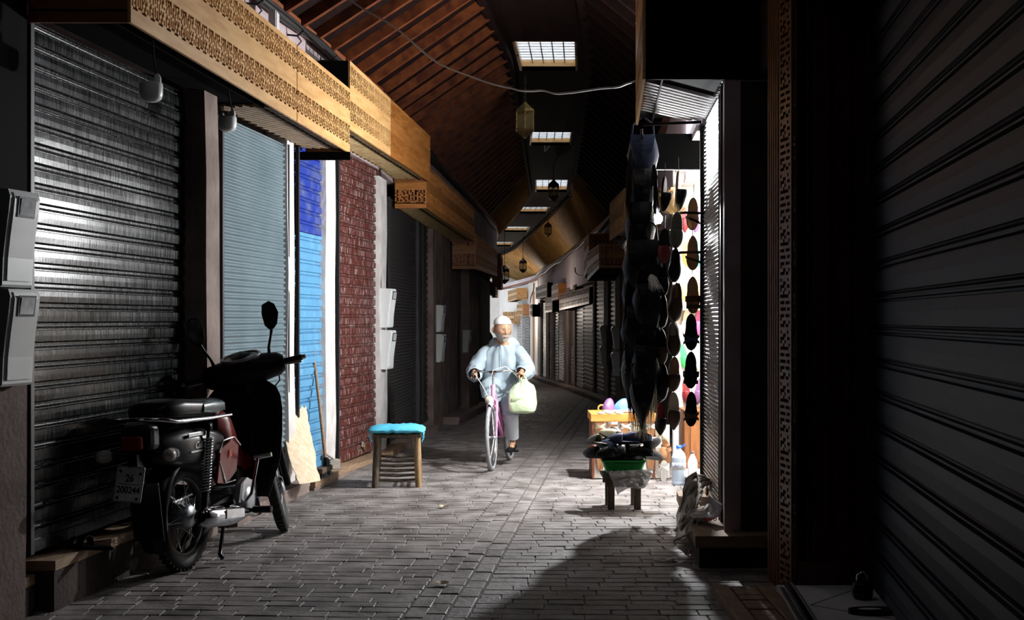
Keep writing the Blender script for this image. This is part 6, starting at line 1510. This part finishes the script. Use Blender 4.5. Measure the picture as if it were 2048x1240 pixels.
# short white beard
bd = B(); n, m = 30, 10; vs_ = []
for i in range(m+1):
    t_ = i/m
    for k in range(n+1):
        a = -1.6+3.2*k/n; zt_ = -.041+.040*max(0, (abs(a)-.5)/1.1)**1.3; z = zt_+(-.106+.03*(abs(a)/1.6)**2-zt_)*t_
        th = math.acos(max(-1, min(1, z/.128))); f = 1+(z/.128)*.30
        x, y = math.sin(th)*math.sin(a)*.082*f, math.sin(th)*math.cos(a)*.10*(1+(z/.128)*.12)
        y += .010 if abs(a) < .6 else .003
        nn = .0035*noise.noise(V((a*9, t_*9, 0))); k2 = 1.03+nn*8
        vs_.append(V((x*k2, y*k2+.004, z-.006*t_)))
bd.add(vs_, [(i*(n+1)+k, i*(n+1)+k+1, (i+1)*(n+1)+k+1, (i+1)*(n+1)+k) for i in range(m) for k in range(n)], True)
ob('beard', bd.xf(HM), M['hair'], man, True, fix=False)
cp = B(); rings = []
for z, r in ((.052, 1.03), (.066, 1.03), (.085, .97), (.105, .80), (.118, .60), (.129, .35), (.134, .05)):
    rings.append([V((.0815*r*math.sin(a)*(1 if z < .09 else .98), .098*r*math.cos(a)-.004, z+(.012*math.cos(a) if z < .08 else 0))) for a in (2*PI*k/30 for k in range(30))])
ob('cap', cp.loft(rings).xf(HM), M['cap'], man, True)
# robe: torso, wide sleeves, skirt over the thighs, hood behind the neck
def cloth_tube(secs, n=44, amp=.008, seed=0, freq=3.2, caps=False):
    """secs: (centre, half width x, half depth, tilt about X)"""
    rings = []
    for i, (c, hw, hd_, tl) in enumerate(secs):
        R = Matrix.Rotation(tl, 3, 'X'); ring = []
        for k in range(n):
            a = 2*PI*k/n; f = noise.noise(V((math.cos(a)*freq+seed, math.sin(a)*freq, i*.16)))*amp+amp*.8*math.sin(a*9+i*.12+seed)*.6
            ring.append(V(c)+R @ V(((hw+f)*math.cos(a), (hd_+f)*math.sin(a), 0)))
        rings.append(ring)
    return B().loft(rings, caps=caps)
def mids(secs, n):
    out = []
    for i in range(len(secs)-1):
        a, b_ = secs[i], secs[i+1]
        for k in range(n): t_ = k/n; out.append((V(a[0]).lerp(V(b_[0]), t_), a[1]+(b_[1]-a[1])*t_, a[2]+(b_[2]-a[2])*t_, a[3]+(b_[3]-a[3])*t_))
    return out+[secs[-1]]
robe = cloth_tube(mids([((0, .43, 1.295), .055, .055, -.4), ((0, .42, 1.275), .085, .075, -.4), ((0, .405, 1.245), .145, .10, -.35), ((0, .39, 1.20), .20, .125, -.3), ((0, .375, 1.12), .222, .14, -.25), ((0, .35, 1.0), .238, .155, -.2), ((0, .32, .88), .245, .17, -.1), ((0, .29, .80), .235, .18, 0)], 3), 60, .017, 1)
rb = ob('robe', robe, M['robe'], man, True, fix=False)
for s, sh, el, wr_ in ((-1, shL, elL, wrL), (1, shR, elR, wrR)):
    pts = [sh+V((-s*-.0, 0, 0)).lerp(V((-s*.06, 0, 0)), 1), sh, sh.lerp(el, .5)+V((s*.015, 0, 0)), el+V((s*.01, -.02, -.01)), el.lerp(wr_, .5)+V((0, -.01, -.03)), wr_+V((0, -.02, -.01))]
    rs = [.070, .078, .080, .086, .082, .066]; P_, R_ = [], []
    for i in range(5):
        for k in range(4): t_ = k/4; P_.append(pts[i].lerp(pts[i+1], t_)); R_.append(rs[i]+(rs[i+1]-rs[i])*t_)
    P_.append(pts[-1]); R_.append(rs[-1]); b = B().tube(P_, R_, 26, caps=False)
    b.v = [tuple(V(v)+V((1, .6, 1))*(.012*noise.noise(V(v)*16+V((s*5, 0, 0)))+.006*math.sin(v[2]*60+v[1]*40))) for v in b.v]
    sl = ob('sleeve', b, M['robe'], rb, True, fix=False); sd = sl.modifiers.new('t', 'SOLIDIFY'); sd.thickness = .006
    ob('cuff', B().loft([[P_[-1]+(V(q)-P_[-1])*1.0 for q in b.v[-26:]], [P_[-1]+(V(q)-P_[-1])*.9+(wr_-el).normalized()*.012 for q in b.v[-26:]]], caps=False), M['robe'], sl, True)
# lap and skirt
for s, hp, kn, an in ((-1, hpL, knL, anL), (1, hpR, knR, anR)):
    pts = [hp+V((0, -.05, .0)), hp.lerp(kn, .4)+V((0, 0, .0)), kn+V((0, .01, .015)), kn.lerp(an, .12)+V((0, .03, -.04))]
    b = B().tube([pts[0], pts[0].lerp(pts[1], .5), pts[1], pts[1].lerp(pts[2], .5), pts[2], pts[3]], [.15, .14, .125, .112, .098, .082], 24)
    b.v = [tuple(V(v)+V((1, .6, 1))*(.014*noise.noise(V(v)*11+V((s*3, 0, 0))))) for v in b.v]; ob('robe_lap', b, M['robe'], rb, True, fix=False)
hem = []
for t_ in range(7):
    v = t_/6; hem.append((V((0, .30+.08*v, .84-.20*v)), .175+.03*math.sin(PI*v), .19+.02*v, .15))
ob('robe_skirt', cloth_tube(hem, 50, .016, 9, 4), M['robe'], rb, True, fix=False)
ob('hood', B().loft([[V((-.01+r_*math.cos(a)*1.25, .375+r_*math.sin(a)*.8-dy, z+.020*math.cos(a*2+1)+.012*noise.noise(V((a*2, z*20, 0))))) for a in (2*PI*k/30 for k in range(30))] for r_, z, dy in ((.085, 1.315, 0), (.105, 1.305, .01), (.125, 1.28, .025), (.135, 1.25, .03), (.13, 1.21, .04), (.09, 1.17, .06))]), M['robe'], rb, True, fix=False)
ob('placket', B().tube([(-.002, .512, 1.262), (-.004, .528, 1.20), (-.006, .530, 1.10), (-.008, .520, 1.02)], .004, 6), M['robe_dark'], rb, True)
# trousers and shoes
for s, kn, an, to in ((-1, knL, anL, toL), (1, knR, anR, toR)):
    top = kn.lerp(an, .02); lo = kn.lerp(an, .80); b = B().tube([kn+V((0, -.04, -.01)), kn.lerp(an, .2), kn.lerp(an, .45), kn.lerp(an, .7), kn.lerp(an, .88)], [.075, .078, .074, .07, .064], 22)
    b.v = [tuple(V(v)+V((1, 1, 0))*(.012*noise.noise(V(v)*V((14, 14, 5)))+.005*math.sin(v[0]*70))) if True else v for v in b.v] if False else [tuple(V(v)+V((.012*noise.noise(V((v[0]*14, v[1]*14, v[2]*5))), .012*noise.noise(V((v[0]*14+9, v[1]*14, v[2]*5))), 0))) for v in b.v]
    ob('trouser_leg', b, M['trouser'], man, True, fix=False)
    c = an.lerp(to, .55)+V((0, .01, -.02)); d = (to-an); rings = []
    for k, (t_, hw, hh, dz) in enumerate(((-.25, .02, .02, .0), (-.15, .035, .035, 0), (.1, .038, .042, 0), (.4, .042, .036, -.008), (.75, .045, .028, -.014), (1.05, .038, .022, -.016), (1.2, .016, .012, -.018))):
        q = V((an.x, an.y-.02+(.26)*t_*.9, pdL.z+.045 if s < 0 else pdR.z+.045))+V((0, 0, dz)); rings.append([q+V((hw*math.cos(a), 0, hh*math.sin(a))) for a in (2*PI*j/16 for j in range(16))])
    ob('shoe', B().loft(rings), M['plasticblk'], man, True)
# ---- the carrier bag hanging from his left hand
cb = thing('carrier_bag', 'full pale green plastic carrier bag hanging from the handlebar by his hand', 'bag', RB, rot=(0, math.radians(1.0), TH))
rings = []; gc = gripL+V((-.02, .03, -.03))
for i, (z, hw, hd_, dx) in enumerate(((0, .02, .02, .02), (-.03, .05, .035, .0), (-.07, .10, .055, .0), (-.12, .135, .075, .005), (-.18, .145, .085, .01), (-.25, .148, .09, .012), (-.31, .145, .085, .012), (-.335, .125, .07, .012), (-.345, .05, .03, .012))):
    ring = []
    for k in range(40):
        a = 2*PI*k/40; f = .014*noise.noise(V((math.cos(a)*2.5, math.sin(a)*2.5, z*14)))+.006*math.sin(a*11+z*30)*(1 if i < 5 else .4)
        e = 1/((abs(math.cos(a))**4+abs(math.sin(a))**4)**.25) if i > 1 else 1; ring.append(gc+V((dx+(hw*.96+f)*math.cos(a)*e, (hd_+f)*math.sin(a)*e, z+f*.8)))
    rings.append(ring)
bb = ob('bag_body', B().loft(rings), M['bag'], cb, True, fix=False)
ob('bag_handle', B().tube([gc+V((-.04, 0, -.05)), gc+V((-.025, .0, .01)), gc+V((.0, -.01, .045)), gc+V((.02, -.01, .01)), gc+V((.05, 0, -.05))], [.018, .010, .007, .010, .02], 10), M['bag'], cb, True)
ob('bag_fold', B().loft([[gc+V((-.02+.13*u-.0, .075+.02*math.sin(u*3)+dy, -.13-.05*u+dz)) for u in [k/10 for k in range(11)]] for dy, dz in ((0, 0), (.012, -.02), (.012, -.035), (0, -.05))], closed=False), M['bag'], bb, True, fix=False)
